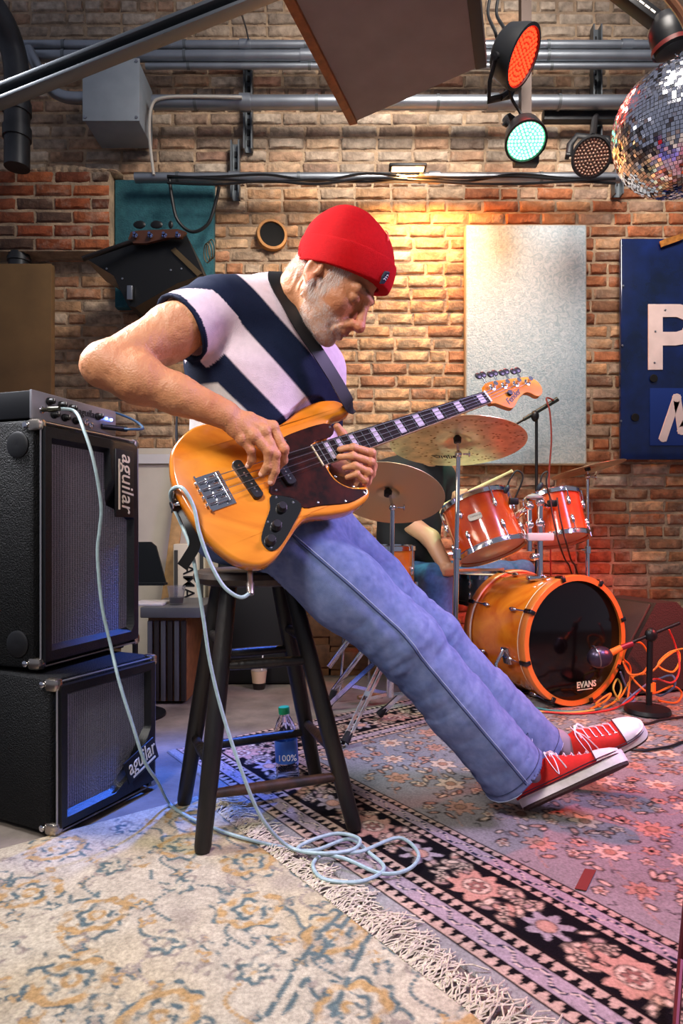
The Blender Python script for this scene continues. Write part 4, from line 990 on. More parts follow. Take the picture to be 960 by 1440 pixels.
# short grey hair at the temple and behind the ear, stubble on the jaw
rh = np.random.default_rng(8); hm = MB()
def strands(idx, L0, L1, direc, r0, mb):
    for i in idx:
        p = Pv[i]; out = nz(p - hl(0, -.02, 0)); d = nz(direc + out * .35 + rh.normal(0, .22, 3)); L_ = rh.uniform(L0, L1); s_ = nz(np.cross(d, out)) * r0
        mb.add([p - s_, p + s_, p + out * r0, p + d * L_ * .6 + out * .0012, p + d * L_ + out * .0006], [(0, 1, 3), (1, 2, 3), (2, 0, 3), (0, 1, 4)])
vis = Lh[:, 2] > 0
cand = np.where(vis & (hairm > .25) & (vnoise(Pv, 55, 20) + 1.2 * hairm > .62))[0]; strands(rh.choice(cand, min(620, len(cand)), False), .008, .020, nz(-HU * .8 + HF * .25), .0002, hm)
nape = np.where(inhead & vis & (Lh[:, 0] < -.035) & (Lh[:, 0] > -.10) & (Lh[:, 1] < -.012) & (Lh[:, 1] > -.06) & (Lh[:, 2] > .02))[0]
if len(nape): strands(rh.choice(nape, min(450, len(nape)), False), .006, .012, nz(-HU - HF * .2), .00022, hm)
cand = np.where(vis & (beard > .5))[0]
if len(cand): strands(rh.choice(cand, min(1300, len(cand)), False), .002, .005, nz(-HU), .00022, hm)
brow = np.where(inhead & (np.maximum(np.exp(-((Lh[:, 0] - .090) ** 2 + (Lh[:, 1] - .018) ** 2) / .010 ** 2) * (np.abs(Lh[:, 2]) < .048) * (np.abs(Lh[:, 2]) > .012), 0) > .55))[0]
hb_m = MB()
if len(brow): strands(rh.choice(brow, min(320, len(brow)), False), .005, .009, nz(HR * .8 - HU * .1 + HF * .1), .00025, hb_m)
bo_ = hb_m.build('eyebrows', mat('brow_hair', '#6e5546', .6), man, False); bo_['kind'] = 'stuff'
ho = hm.build('hair', mat('grey_hair', '#e2dbd4', .5), man, False); ho['kind'] = 'stuff'
del Pv, Fq
# ---------------------------------------------------------------- beanie
RED = mat('red_knit', '#b50c12', .85, bump=.5, bscale=700, var=.08, vscale=60, spec=.12)
HB0 = hl(.11, .052, 0); brn = nz(-.459 * HF + HU)                        # brim plane
H_ = Field(HC - .2, HC + .2, .003)
H_.ell(hl(-.002, .034, 0), np.array([.113, .109, .088]) * HS, HAX); H_.ell(hl(-.045, .06, 0), np.array([.07, .08, .070]) * HS, HAX, .03); H_.cut(HB0 + brn * .012, -brn)
H_.displace(lambda P: .0016 * vnoise(P, 22, 6), .012)
hp_, hf_ = H_.mesh(); hat = mesh_obj('beanie', hp_, hf_, RED, man, True, None)
C_ = Field(HC - .2, HC + .2, .003); C_.ell(hl(-.001, .033, 0), np.array([.1175, .113, .0925]) * HS, HAX); C_.cut(HB0, -brn); C_.cut(HB0 + brn * .060, brn)
C_.ell(hl(-.012, .02, 0), np.array([.104, .104, .080]) * HS, HAX, .002, '-')
C_.displace(lambda P: .0012 * vnoise(P, 26, 7) , .012)
hp_, hf_ = C_.mesh(); mesh_obj('beanie_cuff', hp_, hf_, RED, hat, True, None)
sp_ = [hl(.055, .128, .028), hl(.035, .140, .012), hl(.02, .1435, 0)]
MB().tube(smooth_path(sp_, 5), .0012, 6).build('seam', mat('red_thread', '#e2565a', .7), hat)
# woven patch on the cuff
def on_cuff(px, py):
    best = None
    for d in np.linspace(1.30, 1.6, 900):
        p = at(px, py, d); q = ((p - hl(-.001, .033, 0)) @ np.stack([HF, HU, HR], 1)) / (np.array([.1175, .113, .0925]) * HS)
        if q @ q <= 1: return p
pc = on_cuff(540, 390)
if pc is not None:
    nn = nz((pc - hl(0, .033, 0)) - HU * ((pc - hl(0, .033, 0)) @ HU) * .6); ux = nz(np.cross(HU, nn)); uy = np.cross(nn, ux); pc = pc + nn * .001
    po = MB().prism([(-.008, -.002), (-.002, -.017), (.009, -.010), (.008, .006), (.002, .016), (-.008, .010)], pc, ux, uy, -.004, .003, .001).build('patch', mat('patch_navy', '#1b2331', .7), hat, False)
    for k in range(3): MB().tube(smooth_path([pc + nn * .0035 + ux * (-.004 + .001 * k) + uy * (-.005 + .005 * k), pc + nn * .0035 + ux * .000 + uy * (-.002 + .005 * k), pc + nn * .0035 + ux * .005 + uy * (-.003 + .005 * k)], 4), .0008, 5).build('patch_mark', WHITEP, hat)
# ---------------------------------------------------------------- shirt
def in_poly(x, y, poly):
    r = np.zeros(len(x), bool); n_ = len(poly)
    for i in range(n_):
        (x1, y1), (x2, y2) = poly[i], poly[(i + 1) % n_]
        c = (y1 > y) != (y2 > y)
        if y1 != y2: r ^= c & (x < (x2 - x1) * (y - y1) / (y2 - y1) + x1)
    return r
POD = inset_poly(PO, -.005)
def behind_bass(P):                                          # clothes lie flat against the back of the instrument
    d = (P - BT) / BS; u, v, w_ = d @ BA, d @ BBv, d @ BN
    return np.where((w_ > -.06) & in_poly(u, v, POD), (w_ + .0425) * BS, -1.0)
def seat_press(P):                                           # thighs pressed round the stool seat
    r = np.hypot(P[:, 0] - SC[0], P[:, 1] - SC[1]); return np.minimum(SR + .001 - r, ZS + .0015 - P[:, 2])
S = Field(V(-.46, 1.32, .74), V(.10, 1.95, 1.40), .0034)
S.ecap(PEL + V(-.03, 0, .03), WAI, LAT, (.185, .14), (.192, .135), .03); S.ecap(WAI, CHE, LAT, (.190, .130), (.194, .135), .03); S.ecap(CHE, UCH, LAT, (.192, .132), (.150, .105), .04)
S.chain([RS + (LS - RS) * .05, UCH + V(0, 0, .03), LS + (RS - LS) * .05], [.072, .08, .068], .05); S.cap(UCH, NB, .10, .072, .05)
SE = RS + (RE - RS) * .37
S.chain([UCH * .4 + RS * .6, RS], [.085, .076], .03); S.pipe(RS + (RE - RS) * .02, SE, .076, .080, .012)
S.pipe(RS + (RE - RS) * .24, SE + (RE - RS) * .2, .060, .078, .004, '-')
S.chain([LS, LS * .45 + LE * .55], [.068, .072], .03)
S.cap(NB + V(.02, -.02, .01), hl(-.02, -.05, 0), .066, .07, .006, '-')
S.cut(V(0, 0, .77), V(0, 0, -1))
fold = nz(V(.72, .1, -.69))
S.displace(lambda P: .0045 * vnoise(P - np.outer(P @ fold, fold) * .75, 17, 8) + .003 * vnoise(P, 11, 9) + .0012 * vnoise(P - np.outer(P @ fold, fold) * .8, 42, 3), .014)
S.carve(behind_bass)
sv, sf = S.mesh(); del S
q = .69 * sv[:, 0] + .72 * sv[:, 2] + .006 * vnoise(sv, 6, 2) + .7 * np.maximum(-.285 - sv[:, 0], 0); ar = nz(RE - RS); tq = (sv - RS) @ ar / np.linalg.norm(RE - RS)
NV = lin('#141c33'); PK = lin('#d9c4cb'); GR = lin('#b9b3b0')
edges_ = [(.500, NV), (.590, GR), (.645, NV), (.718, PK), (.798, NV), (9, PK)]
sc = np.tile(NV, (len(sv), 1)); lo_ = -9
for hi_, col in edges_:
    m = np.clip((q - lo_) / .0035 + .5, 0, 1); sc += (col - sc) * m[:, None]; lo_ = hi_
onsl = (tq > .02) & (np.linalg.norm(sv - RS - np.outer(np.clip((sv - RS) @ ar, 0, .3), ar), axis=1) < .1)
sc[onsl & (tq > .03) & (q < .722)] = PK; sc[onsl & (tq > .335)] = NV
SHIRT = mat('shirt_cotton', '#d9c4cb', .8, attr='Col', bump=.3, bscale=500, var=.06, vscale=30, spec=.15)
shirt_o = mesh_obj('shirt', sv, sf, SHIRT, man, True, None, sc)
# collar and strap over the far shoulder
col_pts = []
ncax = nz(hl(-.02, -.05, 0) - NB); cx, cy, cz = frame(ncax)
for k in range(28):
    a = 2 * math.pi * k / 28; col_pts.append(NB + ncax * (.012) + (cx * math.cos(a) + cy * math.sin(a)) * .071)
MB().tube(col_pts, .0085, 8, closed=True, flat=(1, 1)).build('collar', mat('navy_rib', '#121a30', .8, bump=.4, bscale=600), man)
st_ = [bl(.43, -.118, -.02), at(492, 572, 1.575), at(475, 540, 1.545), at(452, 503, 1.515), at(430, 470, 1.497), at(412, 440, 1.492), at(398, 412, 1.51), at(388, 397, 1.58), at(372, 398, 1.70)]
from mathutils.bvhtree import BVHTree
_bv = [BVHTree.FromPolygons([tuple(v.co) for v in o_.data.vertices], [tuple(p.vertices) for p in o_.data.polygons]) for o_ in (shirt_o, body)]
_o = ORG[man.name]
for rep_ in range(3):                                        # the strap lies on the shirt, not in it
    if rep_ == 0: st_ = list(smooth_path(st_, 3))
    for i in range(2, len(st_)):
        for b_ in _bv:
            l_, n_, _i, _d = b_.find_nearest(Vector(st_[i] - _o))
            if (st_[i] - _o - np.array(l_)) @ np.array(n_) < .006: st_[i] = np.array(l_) + np.array(n_) * .006 + _o
_nr = smooth_path([(.3, -1, .15), (.35, -1, .2), (.4, -1, .25), (.4, -1, .3), (.3, -1, .45), (.2, -1, .6), (.1, -.7, .8), (0, -.3, 1), (0, .2, 1)], 3)
ribbon('strap', st_, .034, .003, list(_nr), bass, STRAPM, 2)
ribbon('strap', [tb - BA * .014, at(250, 660, 1.55), at(248, 600, 1.66), at(252, 540, 1.74)], .034, .003, [(-1, -.4, 0)] * 4, bass, STRAPM)
# ---------------------------------------------------------------- jeans
DENIM = mat('denim', '#55679a', .85, attr='Col', bump=.35, bscale=900, spec=.12, var=.1, vscale=40)
RC = at(719, 1083, 1.665); LC = at(750, 1058, 1.83)
RK = RH * .52 + RC * .48 + V(.015, -.01, .03); LK = LH * .52 + LC * .48 + V(.005, 0, .010)
J = Field(V(-.42, 1.40, .0), V(.75, 1.98, .92), .0042)
J.ell(PEL + V(-.04, 0, -.01), (.165, .14, .095), (LAT, FWD, V(0, 0, 1)), .04); J.ell((RH + LH) / 2 + V(-.02, 0, .0), (.15, .12, .10), (LAT, FWD, V(0, 0, 1)), .04)
for h_, k_, c2, sg in ((RH, RK, RC, 0), (LH, LK, LC, 1)):
    J.chain([h_, h_ * .5 + k_ * .5, k_], [.084, .082, .078] if sg else [.100, .098, .086], .035)
    sh = nz(c2 - k_); J.chain([k_, k_ * .5 + c2 * .5], [.078, .082] if sg else [.086, .084], .035); J.pipe(k_ * .55 + c2 * .45, c2 + sh * .012, .083, .092, .02)
    J.pipe(c2 - sh * .10, c2 + sh * .05, .074, .085, .004, '-')
J.cut(PEL + V(0, 0, .10), V(0, 0, 1))
legd = nz(RC - RH)
def jw(P):
    t_ = (P - RH) @ legd; d1 = .0035 * vnoise(P, 9, 11) + .0036 * vnoise(P - np.outer(t_, legd) * .7 + np.outer(P @ V(.3, 1, 0), V(.3, 1, 0)) * -.4, 26, 12) + .0030 * np.exp(-((t_ - .80) / .12) ** 2) * vnoise(P + np.outer(t_, legd) * 1.5, 24, 16)
    kn_ = np.exp(-((t_ - .42) / .16) ** 2); return d1 + .0045 * kn_ * vnoise(P + np.outer(t_, legd) * 1.6, 20, 13)
J.displace(jw, .016)
J.carve(behind_bass); J.carve(seat_press)
jv_, jf_ = J.mesh(); del J
t_ = (jv_ - RH) @ legd; fade = np.clip(.5 + .4 * vnoise(jv_ - np.outer(t_, legd) * .5, 9, 14) + .3 * vnoise(jv_, 70, 15), 0, 1)
jc_ = lin('#4c5b84') + (lin('#737da3') - lin('#4c5b84')) * fade[:, None]
hemd = np.minimum(np.abs((jv_ - RC) @ nz(RC - RK) - .0), np.abs((jv_ - LC) @ nz(LC - LK)))
jn = mesh_obj('jeans', jv_, jf_, DENIM, man, True, None, jc_)
# seams follow the outer side of each leg, lying on the cloth
from mathutils.bvhtree import BVHTree
bv = BVHTree.FromPolygons([tuple(p) for p in jv_], jf_.tolist())
def on_cloth(p, d):
    r = bv.ray_cast(Vector(p), Vector(d)); return None if r[0] is None else np.array(r[0])
STITCH = mat('denim_seam', '#26314f', .85); PALE = mat('denim_stitch', '#9aa2bd', .8)
for h_, k_, c2 in ((RH, RK, RC),):
    for off, m_, rr in ((0, STITCH, .0022), (.006, PALE, .0009)):
        pts = []
        for f_ in np.linspace(.02, 1.0, 50):
            ax_ = h_ + (k_ - h_) * f_ * 2 if f_ < .5 else k_ + (c2 - k_) * (f_ - .5) * 2
            sd_ = nz((k_ - h_) if f_ < .5 else (c2 - k_)); dv_ = V(-.35, -1.0, .55); dv_ = nz(dv_ - sd_ * (dv_ @ sd_))
            far = ax_ + dv_ * .34 + nz(V(.7, 0, .7)) * off
            p = on_cloth(far, ax_ + nz(V(.7, 0, .7)) * off - far)
            if p is not None and np.linalg.norm(p - ax_) > .15: p = None
            if p is None: nr_ = bv.find_nearest(Vector(ax_ + dv_ * .09)); p = np.array(nr_[0])
            pts.append(p + nz(far - ax_) * .0010)
        pts = np.array(pts)
        for _ in range(6): pts[1:-1] = pts[1:-1] * .5 + (pts[:-2] + pts[2:]) * .25
        pts = [np.array(bv.find_nearest(Vector(p))[0]) + V(-.2, -.8, .4) * .001 for p in pts]
        if len(pts) > 4: MB().tube(smooth_path(pts, 2), rr, 6).build('seam', m_, jn)
for c2, k_ in ((RC, RK), (LC, LK)):
    sh = nz(c2 - k_); x_, y_, z_ = frame(sh)
    for dz, m_, rr in ((.010, PALE, .0012), (-.010, STITCH, .0011)):
        pts = []
        for k in range(40):
            a = 2 * math.pi * k / 40; dd = x_ * math.cos(a) + y_ * math.sin(a); o_ = c2 + sh * dz; p = on_cloth(o_ + dd * .16, -dd)
            pts.append(o_ + dd * .09 if p is None or np.linalg.norm(p - o_) > .12 else p + dd * .0006)
        MB().tube(pts, rr, 6, closed=True).build('hem_stitch', m_, jn)
# ---------------------------------------------------------------- socks and shoes
SOCK = mat('grey_sock', '#8b7f86', .9, bump=.4, bscale=500)
CANVAS = mat('red_canvas', '#c22016', .8, bump=.35, bscale=900, var=.08, vscale=60); WRUB = mat('white_rubber', '#d8cdc8', .45, var=.1, vscale=30); GUM = mat('dark_outsole', '#3b2521', .7, bump=.4, bscale=150); LACE = mat('white_lace', '#e8e0e2', .8)
EDGE = mat('sole_stripe', '#35202c', .5)
OUT = smooth_path([(0, 0, 0), (.012, .028, 0), (.05, .036, 0), (.11, .036, 0), (.17, .044, 0), (.215, .050, 0), (.255, .046, 0), (.283, .031, 0), (.296, 0, 0), (.286, -.030, 0), (.255, -.043, 0), (.2, -.043, 0), (.13, -.034, 0), (.06, -.032, 0), (.013, -.026, 0)], 5, True)[:, :2]
def shoe(heel, toe, phi, ankle):
    f = nz(toe - heel); u0 = nz(V(0, 0, 1) - f * f[2]); s0 = np.cross(f, u0); u = u0 * math.cos(phi) - s0 * math.sin(phi); s = np.cross(f, u)   # s: wearer's right/near side
    W_ = lambda x, y, z: heel + f * x + s * y + u * z
    up = thing_part = None
    prof = [(0, .074, .026), (.012, .080, .030), (.04, .068, .033), (.07, .066, .034), (.10, .086, .035), (.125, .090, .037), (.16, .073, .042), (.20, .058, .046), (.235, .050, .0455), (.265, .044, .037), (.285, .036, .022)]
    def loft(st, off=0.0, z0=.020):
        vs = []; K = 17
        for x, h, w_ in st:
            for k in range(K):
                a = math.pi * k / (K - 1); c, sn = math.cos(a), math.sin(a)
                vs.append(W_(x, math.copysign(abs(c) ** .62, c) * (w_ + off), z0 + (h + off - z0) * abs(sn) ** .72))
        n_ = len(st); fs = [(i * K + k, i * K + k + 1, (i + 1) * K + k + 1, (i + 1) * K + k) for i in range(n_ - 1) for k in range(K - 1)]
        fs += [tuple(range(K))[::-1], tuple((n_ - 1) * K + k for k in range(K))]; return MB().add(vs, fs)
    root = loft(prof).build('shoe', CANVAS, man, True, 60)
    MB().prism(OUT, W_(0, 0, 0), f, s if np.cross(f, s) @ u > 0 else -s, 0, .030).build('sole', WRUB, root)
    MB().prism(inset_poly(OUT, .002), W_(0, 0, 0), f, s if np.cross(f, s) @ u > 0 else -s, -.007, 0).build('outsole', GUM, root)
    for zz, rr in ((.022, .0015), (.0285, .0013)): MB().tube([W_(a, b * 1.012, zz) for a, b in OUT], rr, 5, closed=True).build('stripe', EDGE, root)
    loft([(.228, .052, .0462), (.25, .0485, .042), (.272, .042, .033), (.288, .034, .019)], .0028, .022).build('toe_cap', WRUB, root, True, 60)
    MB().tube([W_(.228, math.copysign(abs(math.cos(a)) ** .62, math.cos(a)) * .049, .022 + .033 * math.sin(a) ** .72) for a in np.linspace(0.05, math.pi - .05, 20)], .0016, 5).build('cap_stripe', EDGE, root)
    def top(x):
        xs = [p[0] for p in prof]; return np.interp(x, xs, [p[1] for p in prof]), np.interp(x, xs, [p[2] for p in prof])
    xs_ = [.128, .146, .164, .182, .200, .217]
    for i, x in enumerate(xs_):
        h, w_ = top(x)
        for sd in (-1, 1):
            yy = sd * w_ * .60; zz = .020 + (h - .020) * .86
            MB().torus(W_(x, yy * 1.05, zz + .001), nz(s * sd * .6 + u * .8), .0038, .0012, 12, 5).build('eyelet', CHROME, root)
        x2 = xs_[max(i - 1, 0)]; h2, w2 = top(x2)
        ribbon_pts = [W_(x, w_ * .60, .020 + (h - .02) * .88 + .001), W_(x - .002, w_ * .25, h + .004), W_(x - .004, -w_ * .25, h + .005), W_(x2, -w2 * .60, .020 + (h2 - .02) * .88 + .001)]
        MB().tube(smooth_path(ribbon_pts, 4), .0042, 6, flat=(1, .4), hint=f).build('lace', LACE, root)
    h, w_ = top(.128); kx = W_(.122, 0, h + .006)
    for sd, ln in ((1, .055), (-1, .04)):
        lp = [kx, W_(.118, sd * .025, h + .006), W_(.122, sd * .043, h - .025), W_(.130, sd * .046, h - ln), W_(.136, sd * .044, h - .022), W_(.130, sd * .024, h + .004), kx]
        MB().tube(smooth_path(lp, 5), .0036, 6, flat=(1, .4), hint=f).build('lace_loop', LACE, root)
        MB().tube(smooth_path([kx, W_(.138, sd * .03, h + .002), W_(.150, sd * .047, h - .03), W_(.154, sd * .049, h - .05)], 5), .0032, 6, flat=(1, .4), hint=f).build('lace_end', LACE, root)
    sk = Field(np.minimum(W_(.06, 0, .04), ankle) - .1, np.maximum(W_(.06, 0, .04), ankle) + .1, .004)
    sk.chain([W_(.07, 0, .05), W_(.062, 0, .085), ankle], [.036, .035, .040], .02); sk.displace(lambda P: .0016 * vnoise(P, 40, 3), .01)
    a_, b_ = sk.mesh(); mesh_obj('sock', a_, b_, SOCK, man, True, None)
shoe(V(.474, 1.675, .020), V(.735, 1.615, .172), math.radians(27), RC - nz(RC - RK) * .05)
shoe(V(.605, 1.845, .040), V(.872, 1.80, .198), math.radians(-16), LC - nz(LC - LK) * .05)
# ================================================================== DRUM KIT
AMBER = mat('amber_lacquer', '#d2691a', .18, coat=.9, var=.12, vscale=5, col2='#c2530c')
woodgrain(AMBER, (.4, -.9, 0), '#b9520c', '#dd8322', 7)
AMBR = mat('red_amber_lacquer', '#b53a10', .18, coat=.9, var=.12, vscale=5, col2='#c8561a')
HEADC = mat('clear_head', '#c9a58a', .25); COATED = mat('coated_head', '#d8d2c8', .5); BLKHEAD = mat('black_head', '#070708', .12)
BRONZE = mat('cymbal_bronze', '#d9bd92', .34, .75, var=.25, vscale=9, rvar=.08)
def ringpts(c, ax, R, n=40): x, y, z = frame(ax); return [np.asarray(c) + (x * math.cos(2 * math.pi * k / n) + y * math.sin(2 * math.pi * k / n)) * R for k in range(n)]
def drum(name, label, top, bot, R, shellm, lugs=6, headm=HEADC, ph=0.0):
    ax = nz(top - bot); H = np.linalg.norm(top - bot); t = thing(name, label, 'drum', bot)
    MB().lathe(bot, ax, [(R, .004), (R, H - .004)], 44, False).build('shell', shellm, t)
    MB().lathe(bot, ax, [(0, .001), (R * .9, .001), (R, .006)], 44, False).build('bottom_head', headm, t)
    MB().lathe(bot, ax, [(R, H - .006), (R * .9, H - .001), (0, H - .001)], 44, False).build('batter_head', COATED, t)
    for h in (.0, H):
        MB().lathe(bot + ax * h, ax, [(R + .002, -.010), (R + .009, -.011), (R + .008, 0), (R + .008, .008), (R + .012, .011), (R + .004, .012), (R + .002, -.010)], 44, False).build('hoop', CHROME, t)
    x, y, z = frame(ax)
    for k in range(lugs):
        a = 2 * math.pi * (k + ph) / lugs; d = x * math.cos(a) + y * math.sin(a); tn = np.cross(ax, d)
        for h in (.28, .72):
            c = bot + ax * H * h + d * (R + .004); lg = MB().sphere(c, (.010, .011, .022), 12, (tn, d, ax)).build('lug', CHROME, t)
            e = bot + ax * (H + .012 if h > .5 else -.012) + d * (R + .010); MB().cyl(c + d * .004, e, .0027, n=8).build('tension_rod', CHROME, lg)
    return t, ax
# bass drum
kc = at(810, 903, 2.70); kc[2] = .283; kax = nz(V(.395, -.918, 0)); KR = .262; KL = .42
kd = thing('bass_drum', 'orange lacquered bass drum with black front head and wooden hoops', 'drum', V(kc[0], kc[1] + .2, .006))
MB().lathe(kc - kax * KL, kax, [(KR, 0), (KR, KL - .03)], 64, False).build('shell', AMBER, kd)
MB().lathe(kc - kax * .012, kax, [(0, 0), (KR - .004, 0), (KR + .004, -.004)], 64, False).build('front_head', BLKHEAD, kd)
MB().lathe(kc - kax * KL, kax, [(KR + .002, .0), (0, .0)], 64, False).build('batter_head', COATED, kd)
HOOPM = mat('hoop_wood', '#c8702c', .3, coat=.5); INLAY = mat('hoop_inlay', '#e3cdb0', .4)
for o_ in (0, -KL):
    sg = 1 if o_ == 0 else -1
    hp_o = MB().lathe(kc + kax * o_, kax, [(KR - .010, .004 * sg), (KR + .012, .004 * sg), (KR + .015, 0), (KR + .015, -.034 * sg), (KR + .012, -.038 * sg), (KR + .001, -.038 * sg), (KR - .010, .004 * sg)], 64, False).build('hoop', HOOPM, kd)
    MB().torus(kc + kax * (o_ - .040 * sg), kax, KR + .009, .0042, 64, 6).build('hoop_edge', INLAY, hp_o)
kx_, ky_, kz_ = frame(kax)
for k in range(8):
    a = 2 * math.pi * (k + .36) / 8; d = kx_ * math.cos(a) + ky_ * math.sin(a); tn = np.cross(kax, d)
    for o_ in (0, -KL):
        sg = 1 if o_ == 0 else -1; p = kc + kax * o_ + d * (KR + .017)
        cl = MB().box(p - kax * .012 * sg, (.020, .010, .044), (tn, d, kax), .004); cl.box(p + kax * .008 * sg - d * .010, (.018, .022, .008), (tn, d, kax), .002); co = cl.build('claw', mat('dark_claw', '#55565c', .2, 1.0), kd)
        q = kc + kax * (o_ - .115 * sg) + d * (KR + .010); MB().cyl(p - kax * .03 * sg, q, .0032, n=8).build('tension_rod', CHROME, co)
        MB().sphere(q, (.010, .011, .024), 12, (tn, d, kax)).build('lug', CHROME, kd)
sx = kc + V(-.42 * 0, 0, 0); sd = nz(V(-.86, -.45, -.25)); sd = nz(sd - kax * (sd @ kax)); sp = kc - kax * .13 + sd * (KR + .004)
so = MB().box(sp, (.05, .02, .075), (kax, sd, np.cross(kax, sd)), .006).build('spur_bracket', CHROME, kd)
MB().tube([sp + sd * .02 + V(0, 0, .03), sp + sd * .05 + V(-.005, 0, -.02), V(sp[0] - .045, sp[1] - .05, .012)], [.009, .008, .008], 10).build('spur', CHROME, so)
tcen = kc - kax * .0105 + kx_ * 0; lx = nz(np.cross(V(0, 0, 1), kax)); ly = np.cross(kax, lx)
lt = MB().text('EVANS', kc - kax * .0105 + lx * .012 - ly * .205, lx, ly, .036, 0, .0004, bold=.0012); lt.box(kc - kax * .0102 + lx * .058 - ly * .214, (.085, .004, .0006), (lx, ly, kax)); lt.build('lettering', CREAM, kd, False)
# rack toms
t1, a1 = drum('rack_tom', 'larger orange-red rack tom with silver badge mounted over the bass drum', at(667, 709, 2.90), at(692, 775, 2.82), .150, AMBR, 6, HEADC, .15)
t2, a2 = drum('rack_tom', 'smaller orange-red rack tom beside the boom microphone stand', at(776, 701, 2.99), at(788, 758, 2.93), .122, AMBR, 6, HEADC, .4)
bc_ = at(675, 726, 2.70); bn = nz(np.cross(a1, np.cross(V(-.1, -1, 0), a1))); bx_ = nz(np.cross(bn, a1)); bx_ = -bx_ if bx_[0] < 0 else bx_; T1c = (at(667, 709, 2.90) + at(692, 775, 2.82)) / 2
bpz = T1c + bn * .151 - bx_ * .035 + a1 * .012
bg = MB().prism([(-.030, -.008), (-.024, -.015), (.024, -.015), (.030, -.008), (.030, .008), (.024, .015), (-.024, .015), (-.030, .008)], bpz, bx_, a1 if np.cross(bx_, a1) @ bn > 0 else -a1, -.006, .003, .001).build('badge', mat('badge_silver', '#b9b2a4', .3, .8), t1, False)
MB().text('YAMAHA', bpz + bn * .0036 - bx_ * .023 - a1 * .002, bx_, a1, .0125, 0, .0003).build('lettering', mat('badge_ink', '#3a332c', .5), t1, False)
# tom holder
tm_ = thing('tom_holder', 'chrome double tom holder standing on the bass drum shell', 'stand', at(757, 812, 2.80))
b0 = at(759, 816, 2.79); b1 = at(744, 775, 2.79)
MB().cyl(b0, at(759, 700, 2.79), .013, n=14).build('post', CHROME, tm_); MB().cyl(b1, at(744, 705, 2.79), .012, n=14).build('post', CHROME, tm_)
MB().box(at(759, 755, 2.78), (.112, .04, .034), None, .006).build('clamp_block', mat('pale_block', '#c9c2c4', .4), tm_)
MB().box(at(757, 813, 2.80), (.10, .05, .022), None, .006).build('base_plate', CHROME, tm_)
for (a_, b_) in (((744, 712), (722, 728)), ((759, 708), (768, 714)), ((759, 700), (748, 698))): MB().cyl(at(*a_, 2.79), at(*b_, 2.835), .015, n=14).build('arm', CHROME, tm_)
for p in ((744, 712), (759, 706), (759, 735), (744, 738), (751, 783)): MB().sphere(at(*p, 2.78), (.021, .02, .018), 12).build('joint', CHROME, tm_)
MB().lathe(at(751, 699, 2.78), (0, 0, 1), [(.0, -.01), (.035, -.004), (.035, .004), (.015, .012), (0, .013)], 20).build('wing_disc', mat('pale_disc', '#d5d2d6', .3, .6), tm_)
# floor tom + snare
ft, fa_ = drum('floor_tom', 'amber floor tom beside the drummer', at(529, 770, 2.92), at(529, 770, 2.92) - V(0, 0, .36), .172, AMBER, 8, HEADC, .3)
for k in range(3):
    a = 2 * math.pi * k / 3 - .4; c0 = at(529, 770, 2.92); d = V(math.cos(a), math.sin(a), 0)
    MB().tube([c0 + d * .19 - V(0, 0, .15), c0 + d * .19 - V(0, 0, .45), V(c0[0] + d[0] * .21, c0[1] + d[1] * .21, .008)], .0065, 8).build('leg', CHROME, ft)
sn_t = at(685, 809, 3.231); drum('snare_drum', 'steel snare drum behind the bass drum', sn_t, sn_t - V(0, 0, .13), .150, STEEL, 8, COATED)
ss = thing('snare_stand', 'chrome snare stand carrying the steel snare', 'stand', V(sn_t[0], sn_t[1], 0)); s0 = sn_t - V(0, 0, .145)
MB().cyl(s0 - V(0, 0, .03), V(sn_t[0], sn_t[1], .1), .011, n=12).build('tube', CHROME, ss)
for k in range(3):
    a = 2 * math.pi * k / 3 + .4; d = V(math.cos(a), math.sin(a), 0); MB().tube([s0 - V(0, 0, .04), s0 + d * .125 - V(0, 0, .012), s0 + d * .158 + V(0, 0, .01)], .006, 8).build('basket_arm', CHROME, ss)
    MB().tube([V(sn_t[0], sn_t[1], .18), V(sn_t[0], sn_t[1], 0) + d * .15 + V(0, 0, .010)], .007, 8).build('leg', CHROME, ss)
